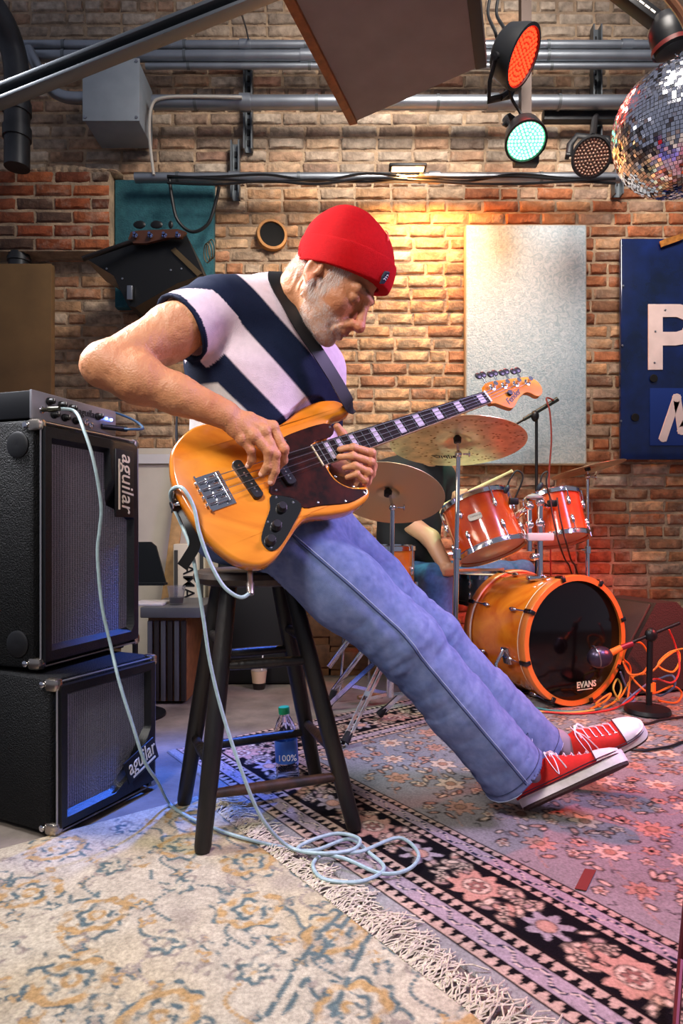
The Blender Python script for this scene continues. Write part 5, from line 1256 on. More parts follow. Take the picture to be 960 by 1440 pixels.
def cymbal(name, label, c, nrm, R, txt=None, m=BRONZE, ham=False):
    nrm = nz(nrm); t = thing(name, label, 'cymbal', c)
    pr = [(.006, R * .115), (R * .07, R * .112), (R * .14, R * .090), (R * .19, R * .055), (R * .22, R * .040), (R * .4, R * .034), (R * .7, R * .018), (R * .92, R * .003), (R, -R * .006), (R, -R * .006 - .0015), (R * .92, R * .003 - .0022), (R * .7, R * .018 - .0022), (R * .4, R * .034 - .0022), (R * .22, R * .040 - .0022), (R * .19, R * .055 - .0022), (R * .14, R * .090 - .0022), (R * .07, R * .112 - .0022), (.006, R * .115 - .0022)]
    vb = MB().lathe(c, nrm, pr, 72, False).build('plate', m, t, True, 60)
    x, y, z = frame(nrm, (0, 1, 0))
    if ham:
        hm_ = MB(); r_ = random.Random(5)
        for k in range(150):
            rr = R * math.sqrt(r_.uniform(.12, .92)); a = r_.uniform(0, 6.28); hh = np.interp(rr, [R * .22, R * .7, R], [R * .040, R * .018, -R * .006]) - .0022
            hm_.sphere(np.asarray(c) + nrm * hh + (x * math.cos(a) + y * math.sin(a)) * rr, (.0055, .0035, .0009), 8, (x, y, z), 4)
        o_ = hm_.build('hammer_marks', mat('hammer_bronze', '#a5764a', .3, 1.0), t); o_['kind'] = 'stuff'
    if txt:
        away = nz(V(0, 1, 0) - nrm * nrm[1]); rt = nz(np.cross(away, nrm)); rt = rt if rt[0] > 0 else -rt
        MB().text(txt, np.asarray(c) + away * R * .60 + nrm * (R * .022 - .0034) - rt * R * .30, rt, away, R * .16, .3, .0004, bold=.0006).build('lettering', mat('cymbal_ink', '#2b2119', .6), t, False)
    MB().lathe(np.asarray(c) + nrm * R * .10, nrm, [(.0, -.03), (.014, -.028), (.016, -.008), (.010, 0), (0, 0)], 16).build('felt', BLACKP, t)
    return t
def stand(name, label, topp, base, tilt, legs, rads=(.0085, .0115, .0145), braces=True, reach=.30):
    t = thing(name, label, 'stand', V(base[0], base[1], 0)); top = np.asarray(topp); b = V(base[0], base[1], .12)
    k1 = top + tilt; MB().tube([top, k1], .006, 8).build('tilter_rod', CHROME, t); MB().sphere(k1, (.014, .018, .014), 12).build('tilter', CHROME, t)
    MB().lathe(k1 + V(.018, 0, 0), (1, 0, 0), [(.004, 0), (.004, .02), (.012, .022), (.012, .026), (0, .026)], 10).build('wing_screw', CHROME, t)
    L_ = b - k1; cuts = [0, .42, .72, 1.0]
    for i in range(3):
        p, q = k1 + L_ * cuts[i], k1 + L_ * cuts[i + 1]; MB().cyl(p, q, rads[i], n=16).build('tube', CHROME, t)
        if i: MB().lathe(p, L_, [(rads[i] + .001, -.02), (rads[i] + .006, -.018), (rads[i] + .006, .018), (rads[i] + .001, .02)], 18).build('collar', CHROME, t); MB().cyl(p, p + V(-.035, -.01, 0), .0045, n=8).build('wing_screw', CHROME, t)
    hub = V(base[0], base[1], .30); low = V(base[0], base[1], .13)
    for a in legs:
        d = V(math.cos(a), math.sin(a), 0); f_ = V(base[0], base[1], .016) + d * reach
        s_ = np.cross(d, (0, 0, 1))
        lg = MB()
        for e in (-.010, .010): lg.box((hub + f_) / 2 + s_ * e, (np.linalg.norm(f_ - hub), .003, .016), (f_ - hub, s_, np.cross(f_ - hub, s_)))
        lo_ = lg.box((hub + f_) / 2, (.02, .02, .012), (f_ - hub, s_, np.cross(f_ - hub, s_))).build('leg', CHROME, t)
        MB().tube([f_ + nz(hub - f_) * .05, f_ + nz(hub - f_) * .01], [.013, .016], 10).build('rubber_foot', RUBBER, lo_)
        if braces: m_ = hub * .45 + f_ * .55; MB().box((low + m_) / 2, (np.linalg.norm(m_ - low), .004, .013), (m_ - low, s_, np.cross(m_ - low, s_))).build('brace', CHROME, t)
    return t
c1 = at(643, 622, 2.5); n1_ = nz(V(.02, .24, .97)); cymbal('crash_cymbal', 'large hammered bronze cymbal high in front of the pale wall panel', c1, n1_, .264, 'Zildjian', ham=True)
stand('cymbal_stand', 'straight chrome cymbal stand holding the large hammered cymbal', c1 + n1_ * .03, at(638, 900, 2.5), V(.002, -.012, -.075), (1.2, 3.1, 5.2))
c2_ = at(545, 695, 2.40); n2_ = nz(V(.14, .47, .87)); cymbal('crash_cymbal', 'smooth plain bronze cymbal beside the bass guitar body', c2_, n2_, .213, m=mat('cymbal_plain', '#e6cf9f', .36, .7, rvar=.06))
stand('cymbal_stand', 'chrome cymbal stand with double braced legs holding the smooth plain cymbal', c2_ + n2_ * .022, at(548, 900, 2.42), V(.012, -.05, -.07), (-2.2, -.2, 2.7))
c3_ = at(826, 660, 3.35); n3_ = nz(V(-.21, .10, .97)); cymbal('splash_cymbal', 'small thin bronze cymbal seen edge on beside the blue sign', c3_, n3_, .191)
stand('cymbal_stand', 'slim chrome cymbal stand behind the bass drum holding the small cymbal', c3_ + n3_ * .02, at(826, 900, 3.35), V(0, -.01, -.06), (.35, 2.0, 3.7), (.0075, .011, .014), reach=.18)
# folding X legs seen under the player's leg + loop of a pedal
xs = thing('folding_stand', 'chrome folding stand with crossed legs on the concrete behind the stool', 'stand', at(520, 985, 2.655) * V(1, 1, 0))
for (p, q) in (((562, 845), (468, 972)), ((500, 868), (566, 968)), ((540, 830), (462, 938))):
    a_, b_ = at(*p, 2.655), at(*q, 2.655); b_[2] = max(b_[2], .012); s_ = nz(np.cross(b_ - a_, (0, 1, 0))); MB().box((a_ + b_) / 2, (np.linalg.norm(b_ - a_), .016, .022), (b_ - a_, (0, 1, 0), s_), .003).build('leg', CHROME, xs)
MB().cyl(at(470, 970, 2.655), at(462, 994, 2.655), .014, n=10).build('rubber_foot', RUBBER, xs)
# boom microphone stand
bs_ = thing('microphone_stand', 'black boom microphone stand rising behind the toms', 'stand', V(at(754, 690, 3.35)[0], 3.35, .006))
px0 = at(754, 590, 3.35); MB().cyl(px0, V(px0[0], 3.35, .02), .008, n=12).build('pole', BLACKM, bs_); MB().lathe(V(px0[0], 3.35, .006), (0, 0, 1), [(.10, 0), (.10, .012), (.02, .025)], 28).build('base', BLACKM, bs_)
MB().tube([at(716, 602, 3.37), at(740, 588, 3.35)], .006, 10).build('boom', BLACKM, bs_); MB().tube([at(736, 590, 3.35), at(784, 561, 3.33)], [.010, .013], 12).build('microphone', mat('mic_olive', '#2c3330', .4, .4), bs_)
MB().sphere(at(752, 585, 3.34), (.022, .018, .03), 12).build('clutch', BLACKM, bs_)
tag(MB().tube(smooth_path([at(778, 563, 3.32), at(768, 560, 3.31), at(773, 580, 3.30), at(775, 620, 3.29), at(772, 662, 3.28), at(772, 700, 3.26), at(774, 750, 3.26), at(774, 800, 3.27), V(1.08, 3.28, .30), V(1.10, 3.235, .04), V(1.13, 3.21, .013)], 6), .0042, 6).build('microphone_cable', mat('red_cable', '#7d2a22', .5)), 'thin red microphone cable hanging from the boom microphone', 'cable')
for lab, pts, cap_ in (('clip-on drum microphone on a looped gooseneck over the larger rack tom', [(722, 705), (735, 672), (726, 662), (716, 676), (712, 688)], 2.78), ('clip-on drum microphone on a gooseneck over the smaller rack tom', [(776, 708), (768, 680), (770, 664), (762, 668), (759, 684)], 2.83)):
    g_ = thing('drum_microphone', lab, 'microphone', at(*pts[0], cap_)); pp = [at(*p, cap_) for p in pts]
    MB().tube(smooth_path(pp, 6), .004, 8).build('gooseneck', BLACKP, g_); MB().sphere(pp[-1], (.013, .013, .020), 12, (V(1, 0, 0), V(0, 1, 0), V(.3, 0, 1))).build('capsule', mat('mic_blue', '#1c2a38', .4), g_); MB().box(pp[0], (.04, .03, .03), None, .006).build('clip', BLACKP, g_)
for k, (x0, x1) in enumerate(((773, 801), (783, 809))):
    tag(MB().tube(smooth_path([at(x0, 700, 2.815), at(x0 + 4, 725, 2.795), at(x0 + 9, 748, 2.785), at(x0 + 14, 768, 2.80), at(x1 - 6, 788, 2.98), at(x1, 798, 3.10), at(x1 + 6, 830, 3.25), at(x1 + 4, 900, 3.27)], 6), .004, 6).build('drum_microphone_cable', BLACKP), ['black cable running down from the smaller tom microphone', 'second black cable draped over the smaller rack tom'][k], 'cable')
# bass drum microphone on a low stand
D_ = 2.60
ms = thing('kick_microphone_stand', 'low black boom stand with orange tape in front of the bass drum', 'stand', V(at(912, 990, D_)[0], D_, .008))
MB().lathe(V(at(910, 990, D_)[0], D_, .008), (0, 0, 1), [(.085, 0), (.09, .006), (.085, .02), (.02, .032)], 24).build('base', BLACKM, ms); MB().cyl(at(914, 885, D_), V(at(912, 990, D_)[0], D_, .03), .012, n=12).build('pole', BLACKM, ms)
MB().cyl(at(862, 914, D_), at(955, 876, D_), .007, n=10).build('boom', BLACKM, ms); MB().sphere(at(915, 893, D_), (.025, .022, .03), 12).build('clutch', BLACKM, ms)
OT = mat('orange_tape', '#d8701d', .6); MB().cyl(at(916, 960, D_), at(916, 972, D_), .0155, n=12).build('tape', OT, ms)
km = thing('kick_microphone', 'rounded purple-grey microphone taped to the low boom before the black drum head', 'microphone', at(842, 925, D_))
MB().sphere(at(843, 924, D_), (.052, .040, .044), 20, (V(1, 0, .25), V(0, 1, 0), V(-.25, 0, 1)), 14).build('grille', mat('mic_grey', '#4b4254', .3, .8), km); MB().torus(at(838, 923, D_), V(1, 0, .25), .043, .003, 28, 6).build('ring', STEEL, km)
MB().cyl(at(857, 919, D_), at(873, 911, D_), .015, .013, n=12).build('tape', OT, km); MB().cyl(at(873, 911, D_), at(889, 905, D_), .012, n=12).build('connector', mat('connector_red', '#8a2b38', .35, .6), km)
# monitor wedge + cables on the right
wd = thing('monitor_wedge', 'dark floor monitor wedge beyond the tangled cables', 'speaker', at(945, 950, 2.95) * V(1, 1, 0))
wf = [(0, .02), (.52, .02), (.52, .24), (.30, .42), (.18, .42), (.0, .16)]
MB().prism(wf, V(at(878, 950, 2.82)[0], 2.82, 0), V(.94, .34, 0), V(0, 0, 1), 0, -.32, 0).build('housing', mat('wedge_paint', '#2c2523', .6, bump=.4, bscale=160), wd)
gx, gy = nz(V(.94 * .18, .34 * .18, .26)), nz(np.cross(V(.94, .34, 0), V(0, 0, 1)))
MB().box(V(at(878, 950, 2.82)[0], 2.82, 0) + V(.94, .34, 0) * .085 + V(0, 0, .293) - gy * .16, (.29, .28, .012), (gx, gy, np.cross(gx, gy)), .004).build('grille', mat('wedge_grille', '#3c3431', .5, .2, bump=.5, bscale=400), wd)
cabs = [('orange', '#d06a1c', [(882, 985), (886, 940), (876, 925), (885, 905), (902, 905), (912, 925), (905, 945), (885, 948), (876, 930), (890, 955), (915, 975), (945, 965), (958, 975), (950, 988), (925, 985)], 'orange cable looping around the low microphone stand'),
        ('orange', '#e0822a', [(960, 912), (940, 918), (925, 935), (945, 945), (955, 930), (952, 915), (935, 925), (915, 945), (890, 952), (872, 980), (850, 995), (838, 990), (858, 975), (852, 985), (830, 998)], 'bright orange cable heaped beside the monitor wedge'),
        ('red', '#b3302a', [(940, 885), (950, 910), (955, 940), (945, 960), (920, 955), (900, 970), (885, 985), (860, 998), (820, 1004), (780, 1003), (740, 999)], 'red cable lying along the foot of the bass drum'),
        ('blue', '#5a6f93', [(872, 945), (882, 970), (892, 985), (875, 990), (905, 965), (925, 955), (945, 950), (948, 965), (930, 978), (920, 975)], 'blue cable twisted among the orange cables'),
        ('yellow', '#b7a045', [(745, 1000), (790, 1003), (830, 1000), (860, 990), (873, 970), (868, 955), (862, 968), (870, 985)], 'yellow cable along the rug by the bass drum'),
        ('teal', '#2f6f6c', [(735, 992), (770, 999), (800, 1001), (835, 999), (850, 994)], 'teal cable under the front of the bass drum')]
for nm_, hx, pts, lab in cabs:
    w3 = []
    for i, (a, b) in enumerate(pts):
        df = .74 * FPX / max(b - HOR, 1); d = min(2.73 + .03 * math.sin(i * 1.7), df - .0); w3.append(at(a, b, d)); w3[-1][2] = max(w3[-1][2], .012)
    tag(MB().tube(smooth_path(w3, 7), .0043, 6).build('floor_cable', mat(nm_ + hx + '_cable', hx, .5)), lab, 'cable')
for pts, lab in (([(960, 1043), (940, 1050), (905, 1055), (880, 1052)], 'black cable crossing the rug to the right of the red shoes'), ([(838, 1030), (850, 1018), (880, 1016), (908, 1018), (930, 1012), (960, 1008)], 'black cable leading from the red shoe to the low stand')):
    tag(MB().tube(smooth_path([fz(a, b, .012) for a, b in pts], 7), .0045, 6).build('floor_cable', BLACKP), lab, 'cable')
# ------------------------------------------------------------------ drummer (mostly hidden behind the cymbals)
dr = thing('person', 'drummer in black shirt and blue jeans behind the cymbals holding a drumstick', 'person', V(at(570, 900, 3.25)[0], 3.25, .45))
DP = lambda px, py, d=3.15: at(px, py, d)
K_ = Field(V(.05, 2.75, .3), V(.95, 3.56, 1.5), .006)
head_c = DP(612, 617, 3.12)
K_.ell(head_c, (.078, .098, .115), None, .02); K_.ell(head_c + V(.02, -.05, -.05), (.055, .06, .07), None, .02); K_.ell(head_c + V(.025, -.115, -.03), (.014, .02, .02), None, .012); K_.cap(DP(595, 655, 3.2), head_c, .055, .05, .02)
for s_ in (-1, 1): K_.ell(head_c + V(.078 * s_, 0, -.01), (.012, .022, .032), None, .006)
K_.ecap(DP(572, 800, 3.2), DP(578, 675, 3.2), (1, 0, 0), (.13, .10), (.16, .11), .03)
RSh, RElb, RHd = DP(536, 672, 3.15), DP(605, 757, 3.03), DP(629, 802, 2.90)
K_.chain([RSh, DP(575, 735, 3.1), RElb, RHd], [.055, .046, .042, .03], .02)
LSh, LElb, LHd = DP(622, 672, 3.25), DP(640, 735, 3.28), DP(645, 700, 3.06)
K_.chain([LSh, LElb, LHd], [.05, .042, .03], .02)
def fist(f, c, d):
    for k in range(4): p = c + nz(d) * (.012 * k - .018); f.chain([p + V(0, -.01, .02), p + V(0, -.035, .008), p + V(0, -.03, -.014), p + V(0, -.006, -.018)], [.0105, .0105, .0095, .0085], .004)
    f.ell(c, (.035, .03, .03), None, .01); f.chain([c + V(-.02, 0, .02), c + V(0, -.03, .026), c + nz(d) * .03 + V(0, -.035, .022)], [.013, .011, .009], .005)
fist(K_, RHd, V(1, 0, .1)); fist(K_, LHd, V(1, 0, .4))
a_, b_ = K_.mesh(); mesh_obj('body', a_, b_, mat('skin_drummer', '#b98a68', .5), dr, True, None)
Kt = Field(V(.0, 2.75, .4), V(.95, 3.56, 1.4), .007); Kt.ecap(DP(572, 805, 3.2), DP(577, 680, 3.2), (1, 0, 0), (.150, .12), (.175, .125), .03); Kt.chain([DP(535, 668, 3.16), DP(580, 655, 3.2), DP(622, 668, 3.24)], [.07, .07, .065], .04)
Kt.cap(RSh, DP(572, 728, 3.1), .066, .064, .02); Kt.cap(LSh, DP(633, 705, 3.26), .062, .06, .02); Kt.displace(lambda P: .004 * vnoise(P, 18, 3), .015); Kt.cap(DP(592, 652, 3.19), head_c, .062, .05, .008, '-')
a_, b_ = Kt.mesh(); mesh_obj('shirt', a_, b_, mat('black_shirt', '#131417', .85), dr, True, None)
Kj = Field(V(.0, 2.6, .0), V(1.15, 3.60, .75), .007)
for hip, knee, foot in ((DP(560, 812, 3.22), DP(612, 818, 2.95), DP(622, 930, 2.98)), (DP(600, 806, 3.46), DP(736, 803, 3.49), DP(735, 920, 3.44))):
    far = knee[1] > 3.3; Kj.chain([hip, knee], [.070, .056] if far else [.10, .082], .03); foot[2] = .1; Kj.chain([knee, foot], [.056, .05] if far else [.08, .06], .02)
Kj.cap(DP(560, 812, 3.22), DP(600, 806, 3.46), .095, .07, .03); Kj.displace(lambda P: .004 * vnoise(P, 20, 5), .015); a_, b_ = Kj.mesh(); mesh_obj('jeans', a_, b_, mat('blue_jeans', '#3f6da0', .85, var=.25, vscale=20), dr, True, None)
dh = Field(head_c - .2, head_c + .2, .006); dh.ell(head_c + V(0, .012, .03), (.084, .10, .10), None, .01); dh.cut(head_c + V(0, -.03, .03), V(0, -.5, -.8)); a_, b_ = dh.mesh(); mesh_obj('hair', a_, b_, mat('brown_hair', '#3b2a1e', .7), dr, True, None)
WOODS = mat('stick_maple', '#cbb98a', .45)
tag(MB().tube([LHd + V(-.07, .02, -.035), LHd + V(.06, -.01, .035), DP(716, 664, 2.95), DP(720, 662, 2.94)], [.008, .008, .006, .008], 10).build('drumstick', WOODS), 'pale wooden drumstick raised over the larger rack tom', 'drumstick')
tag(MB().tube([RHd + V(-.02, -.012, .014), RHd + V(.05, -.01, 0), DP(703, 801, 2.90), DP(708, 801, 2.90)], [.008, .008, .006, .008], 10).build('drumstick', WOODS), 'pale wooden drumstick held level above the bass drum', 'drumstick')
th_ = thing('drum_stool', 'round black drum stool under the drummer', 'stool', V(at(575, 900, 3.25)[0], 3.25, 0)); bx = at(575, 900, 3.25)[0]
MB().lathe((bx, 3.25, .355), (0, 0, 1), [(.14, 0), (.17, .02), (.17, .06), (.14, .08), (0, .08)], 28).build('seat', BLACKP, th_); MB().cyl((bx, 3.25, .1), (bx, 3.25, .36), .014).build('pole', CHROME, th_)
for k in range(3): a = 2.1 * k + .4; MB().tube([(bx, 3.25, .2), (bx + .16 * math.cos(a), 3.25 + .16 * math.sin(a), .010)], .009, 8).build('leg', CHROME, th_)
# ================================================================== ON AND NEAR THE BACK WALL
ZINC = mat('zinc_pipe', '#8f949b', .38, .85, rvar=.1, var=.12, vscale=4); DKPIPE = mat('dark_duct', '#3a3b3d', .45, .6, var=.3, vscale=3); BOXGREY = mat('grey_enamel', '#7f878f', .5, var=.08, vscale=5)
GALV = mat('galvanised', '#6f7478', .45, .85)
FAB = mat('acoustic_fabric', '#93a5ae', .95, bump=.6, bscale=120, col2='#b9c3c8', vscale=26)
nt = FAB.node_tree; _n = [q for q in nt.nodes if q.type == 'TEX_NOISE'][0]; _n.inputs['Distortion'].default_value = 2.5
def conduit(label, x0, x1, py, d, th, couplers=()):
    a, b = at(x0, py, d), at(x1, py, d); t = thing('conduit', label, 'pipe', a); r = th / 2 / FPX * d
    MB().cyl(a, b, r, n=18).build('pipe', ZINC, t)
    for c in couplers:
        p = at(c, py, d); MB().cyl(p - V(.03, 0, 0), p + V(.03, 0, 0), r * 1.22, n=18).build('coupling', ZINC, t)
    for c in range(int(x0) + 60, int(x1), 170):
        p = at(c, py, d); MB().lathe(p, (1, 0, 0), [(r * 1.12, -.008), (r * 1.12, .008)], 16, False).build('strap_clip', GALV, t)
    return t
conduit('topmost long grey conduit along the brick wall', 30, 1110, 64, 3.44, 13, (345, 880))
conduit('thicker second grey conduit just under the topmost one', 30, 1110, 79, 3.43, 15, (430,))
conduit('thin third grey conduit below the two thick upper ones', 205, 1110, 93, 3.44, 9)
conduit('thick grey conduit leaving the junction box sideways', 215, 880, 144, 3.43, 19, (345, 692))
conduit('low grey conduit carrying black cables above the wall panel', 190, 872, 250, 3.44, 14, (330, 610))
for x, y0, y1, lab in ((349, 78, 212, 'slotted strut channel holding the conduits beside the junction box'), (331, 200, 280, 'short strut channel under the junction box run of conduit'), (838, 38, 232, 'slotted strut channel holding the conduits near the mirror ball'), (868, 240, 275, 'short strut stub below the low conduit')):
    a, b = at(x, y0, 3.56), at(x, y1, 3.56); c = (a + b) / 2; t = thing('strut_channel', lab, 'bracket', b)
    for s_ in (-.021, .021): MB().box(c + V(s_, 0, 0), (.008, .05, a[2] - b[2])).build('flange', GALV, t)
    MB().box(c + V(0, .022, 0), (.046, .006, a[2] - b[2])).build('web', GALV, t)
    k = 0
    while a[2] - .06 - k * .06 > b[2] + .03: MB().box(V(c[0], 3.575, a[2] - .06 - k * .06), (.014, .012, .03)).build('slot', BLACKP, t); k += 1
# junction box
jb = at(155, 124, 3.30); jt = thing('junction_box', 'grey steel junction box on the brick wall', 'box', V(jb[0], 3.42, at(0, 167, 3.3)[2]))
MB().box(V(jb[0], 3.44, jb[2]), (.285, .24, .315), None, .006).build('enclosure', BOXGREY, jt); MB().box(V(jb[0], 3.315, jb[2]), (.295, .012, .325), None, .003).build('cover', BOXGREY, jt)
for sx_ in (-1, 1):
    for sz_ in (-1, 1): MB().lathe(V(jb[0] + sx_ * .132, 3.308, jb[2] + sz_ * .145), (0, -1, 0), [(.008, 0), (.007, .004), (0, .005)], 10).build('screw', STEEL, jt)
tag(MB().tube(smooth_path([at(40, 70, 3.4), at(58, 105, 3.38), at(75, 128, 3.36), at(95, 137, 3.36), at(120, 138, 3.36)], 8), .030, 12).build('conduit_elbow', ZINC), 'curved grey conduit elbow running into the side of the junction box', 'pipe')
tag(MB().tube(smooth_path([at(340, 137, 3.377), at(270, 136, 3.385), at(228, 138, 3.385), at(213, 150, 3.39), at(210, 190, 3.40), at(216, 246, 3.405)], 8), .008, 8).build('wall_wire', mat('pale_wire', '#a9a49c', .6)), 'pale wire looping down below the junction box', 'cable')
# ducts in the left corner
dt = thing('duct', 'dark round ventilation duct in the left corner of the wall', 'duct', at(22, 236, 3.3))
MB().tube(smooth_path([at(-40, -30, 3.1), at(0, 25, 3.2), at(18, 70, 3.28), at(24, 110, 3.3), at(24, 150, 3.3), at(24, 236, 3.3)], 8), .062, 20).build('pipe', DKPIPE, dt)
for y in (188, 152): MB().lathe(at(24, y, 3.3), (0, 0, 1), [(.064, -.03), (.070, -.028), (.070, .028), (.064, .03)], 20, False).build('band', DKPIPE, dt)
d2 = thing('duct', 'short lower duct stub above the brown board', 'duct', at(27, 398, 3.53)); MB().cyl(at(27, 352, 3.53) + V(0, 0, -.02), at(27, 402, 3.53), .055, n=20).build('pipe', DKPIPE, d2); MB().lathe(at(27, 366, 3.53), (0, 0, 1), [(.057, -.012), (.062, -.01), (.062, .01), (.057, .012)], 20, False).build('band', DKPIPE, d2)
# black cables on the low conduit
rc = random.Random(9)
for k, lab in enumerate(('black cable sagging along the low conduit', 'black cable tied above the low conduit', 'thin black cable draped under the low conduit')):
    pts = [at(235 + 70 * i, 247 + rc.uniform(-3, 9) + 3 * k, 3.38 - .012 * k) for i in range(10)]
    tag(MB().tube(smooth_path(pts, 6), .0065, 6).build('wall_cable', BLACKP), lab, 'cable')
tag(MB().tube(smooth_path([at(238, 248, 3.38), at(242, 280, 3.4), at(250, 310, 3.42), at(270, 326, 3.43), at(292, 315, 3.43), at(303, 285, 3.42), at(308, 262, 3.4)], 8), .009, 8).build('wall_cable', BLACKP), 'thick black cable looping below the low conduit by the teal panel', 'cable')
# diagonal steel strut across the upper left
sa, sb = at(-30, 148, 2.1), at(372, -12, 2.1); sa, sb = sa - (sb - sa) * 1.3, sb + (sb - sa) * 1.3; t = thing('steel_rail', 'diagonal galvanised steel rail crossing in front of the conduits', 'rail', sa)
ax_ = nz(sb - sa); up_ = nz(np.cross(ax_, (0, -1, 0))); up_ = up_ if up_[2] > 0 else -up_
for o_, sz, nm_ in ((.020, (.012, .05), 'upper_flange'), (-.020, (.012, .05), 'lower_flange')): MB().box((sa + sb) / 2 + up_ * o_, (np.linalg.norm(sb - sa), sz[1], sz[0]), (ax_, (0, 1, 0), up_), .002).build(nm_, GALV, t)
MB().box((sa + sb) / 2 + V(0, .022, 0), (np.linalg.norm(sb - sa), .006, .046), (ax_, (0, 1, 0), up_)).build('web', mat('galv_dark', '#5b6064', .45, .8), t)
tag(MB().tube([at(336, 8, 2.12), at(346, 40, 2.8), at(349, 54, 3.42)], .004, 6).build('hanger_wire', BLACKP), 'thin hanger wire between the diagonal rail and the conduits', 'wire')
# hanging board
hz_ = 2.2; cn = [V(.043, 2.277, hz_), V(.436, 2.0, hz_)]; ev = nz(V(-.33, -.95, 0)); q = cn + [cn[1] + ev * 1.25 + V(.06, 0, 0), cn[0] + ev * 1.25]
t = thing('ceiling_baffle', 'brown-grey board with wooden edge strips hanging overhead', 'baffle', q[0])
def slab(pts, z0, z1): return MB().add([V(p[0], p[1], z0) for p in pts] + [V(p[0], p[1], z1) for p in pts], [(0, 1, 2, 3), (7, 6, 5, 4), (0, 4, 5, 1), (1, 5, 6, 2), (2, 6, 7, 3), (3, 7, 4, 0)])
slab(q, hz_, hz_ + .03).build('board', mat('panel_brown', '#8f8176', .8, var=.1, vscale=4), t, False)
WST = mat('panel_wood_edge', '#8a4c22', .5, var=.3, vscale=20)
def strip_edge(a, b, m_, w_=.03): d = nz(b - a); s_ = np.cross(d, (0, 0, 1)); MB().box((a + b) / 2 + V(0, 0, .012), (np.linalg.norm(b - a), w_, .045), (d, s_, V(0, 0, 1)), .003).build('edge_strip', m_, t)
strip_edge(q[0], q[3], WST); strip_edge(q[1], q[2], mat('panel_dark_edge', '#2c2019', .6), .035)
for p in (q[0] * .8 + q[2] * .2, q[1] * .8 + q[3] * .2): MB().cyl(p + V(0, 0, .02), p + V(0, 0, 1.9), .003, n=6).build('hanging_wire', BLACKP, t)
# wall lamp that washes the bricks
lp = at(573, 239, 3.38); t = thing('wall_lamp', 'slim lit lamp clipped to the low conduit washing the bricks orange', 'lamp', lp)
MB().box(lp + V(0, .0, .014), (.20, .06, .022), None, .008).build('housing', BLACKM, t); MB().box(lp + V(0, -.005, .0005), (.17, .045, .006), None, .002).build('lens', mat('lamp_lens', '#ffd9a0', .4, emit='#ffc98a', estr=3), t)
MB().box(lp + V(.08, .04, .0), (.03, .04, .05), None, .005).build('clip', GALV, t)
light('wall_lamp_light', 'AREA', tuple(lp + V(0, .03, -.012)), tuple(lp + V(.02, .17, -.62)), 15, (1.0, .60, .24), .10, spread=math.radians(165))
light('wall_lamp_amber', 'SPOT', tuple(lp + V(.03, -.06, -.02)), tuple(at(720, 420, 3.6)), 75, (1.0, .36, .07), .05, spot_size=math.radians(120), spot_blend=1.0)
# acoustic panels
def apanel(label, x0, y0, x1, y1, d, m_, frame_=True):
    a, b = at(x0, y0, d), at(x1, y1, d); c = (a + b) / 2; t = thing('acoustic_panel', label, 'panel', V(c[0], d + .03, b[2]))
    MB().box(c + V(0, .03, 0), (b[0] - a[0], .055, a[2] - b[2]), None, .006).build('fabric_face', m_, t)
    if frame_:
        for zz in (a[2], b[2]): MB().box(V(c[0], d + .034, zz), (b[0] - a[0] + .012, .05, .010)).build('frame_rail', mat('panel_frame', '#9a8d7b', .7), t)
        for xx in (a[0], b[0]): MB().box(V(xx, d + .034, c[2]), (.010, .05, a[2] - b[2])).build('frame_rail', MATS['panel_frame'], t)
apanel('tall pale blue fabric acoustic panel on the brick wall beside the blue sign', 656, 316, 824, 652, 3.52, FAB)
apanel('dark teal fabric acoustic panel behind the black wall speaker', 161, 252, 300, 432, 3.53, mat('teal_fabric', '#2d6068', .95, bump=.5, bscale=120, col2='#24505a', vscale=26), False)
# blue sign
SX = at(874, 335, 3.5)[0]; z0_, z1_ = at(0, 646, 3.5)[2], at(0, 334, 3.5)[2]
sg = thing('enamel_sign', 'glossy dark blue enamel sign with large pale letters', 'sign', V(SX + .5, 3.52, z0_))
BLUE = mat('sign_blue', '#0c1f55', .16, var=.35, vscale=2.2, col2='#0a1730', coat=.5)
MB().box(V(SX + .55, 3.525, (z0_ + z1_) / 2), (1.1, .03, z1_ - z0_), None, .006).build('sheet', BLUE, sg)
MB().box(V(SX + .62, 3.506, at(0, 586, 3.5)[2]), (.93, .010, at(0, 546, 3.5)[2] - at(0, 627, 3.5)[2]), None, .002).build('lower_plate', mat('sign_blue_plate', '#10296e', .2, coat=.4), sg)
LET = mat('sign_letter', '#dcc5bf', .5, var=.08, vscale=6)
def sp2(px, py): p = at(px, py, 3.508); return (p[0], p[2])
Po = [(911, 428), (955, 428), (970, 432), (980, 443), (982, 457), (978, 472), (966, 483), (950, 486), (931, 486), (931, 520), (911, 520)]
Pi = [(931, 446), (951, 446), (960, 450), (962, 457), (959, 464), (950, 467), (931, 467)]
pm = MB()
def polyobj(pts, hole=None):
    loops = [[Vector((*sp2(*p), 0)) for p in pts]] + ([[Vector((*sp2(*p), 0)) for p in hole]] if hole else [])
    tri = tessellate_polygon(loops); fl_ = [v for l in loops for v in l]; n_ = len(fl_); m = MB()
    vs = [V(v.x, 3.504, v.y) for v in fl_] + [V(v.x, 3.512, v.y) for v in fl_]; fs = [tuple(t_) for t_ in tri] + [tuple(q + n_ for q in t_) for t_ in tri]; o_ = 0
    for l in loops:
        k = len(l); fs += [(o_ + i, o_ + (i + 1) % k, n_ + o_ + (i + 1) % k, n_ + o_ + i) for i in range(k)]; o_ += k
    return m.add(vs, fs)
polyobj(Po, Pi).build('letter', LET, sg, False)
mp_ = [(931, 616), (950, 560), (957, 606), (980, 560), (988, 616)]; mm = MB()
mm.tube([V(sp2(*p)[0], 3.5, sp2(*p)[1]) for p in mp_], .024, 10, flat=(.22, 1), hint=(0, 0, 1)); 
mo = MB()
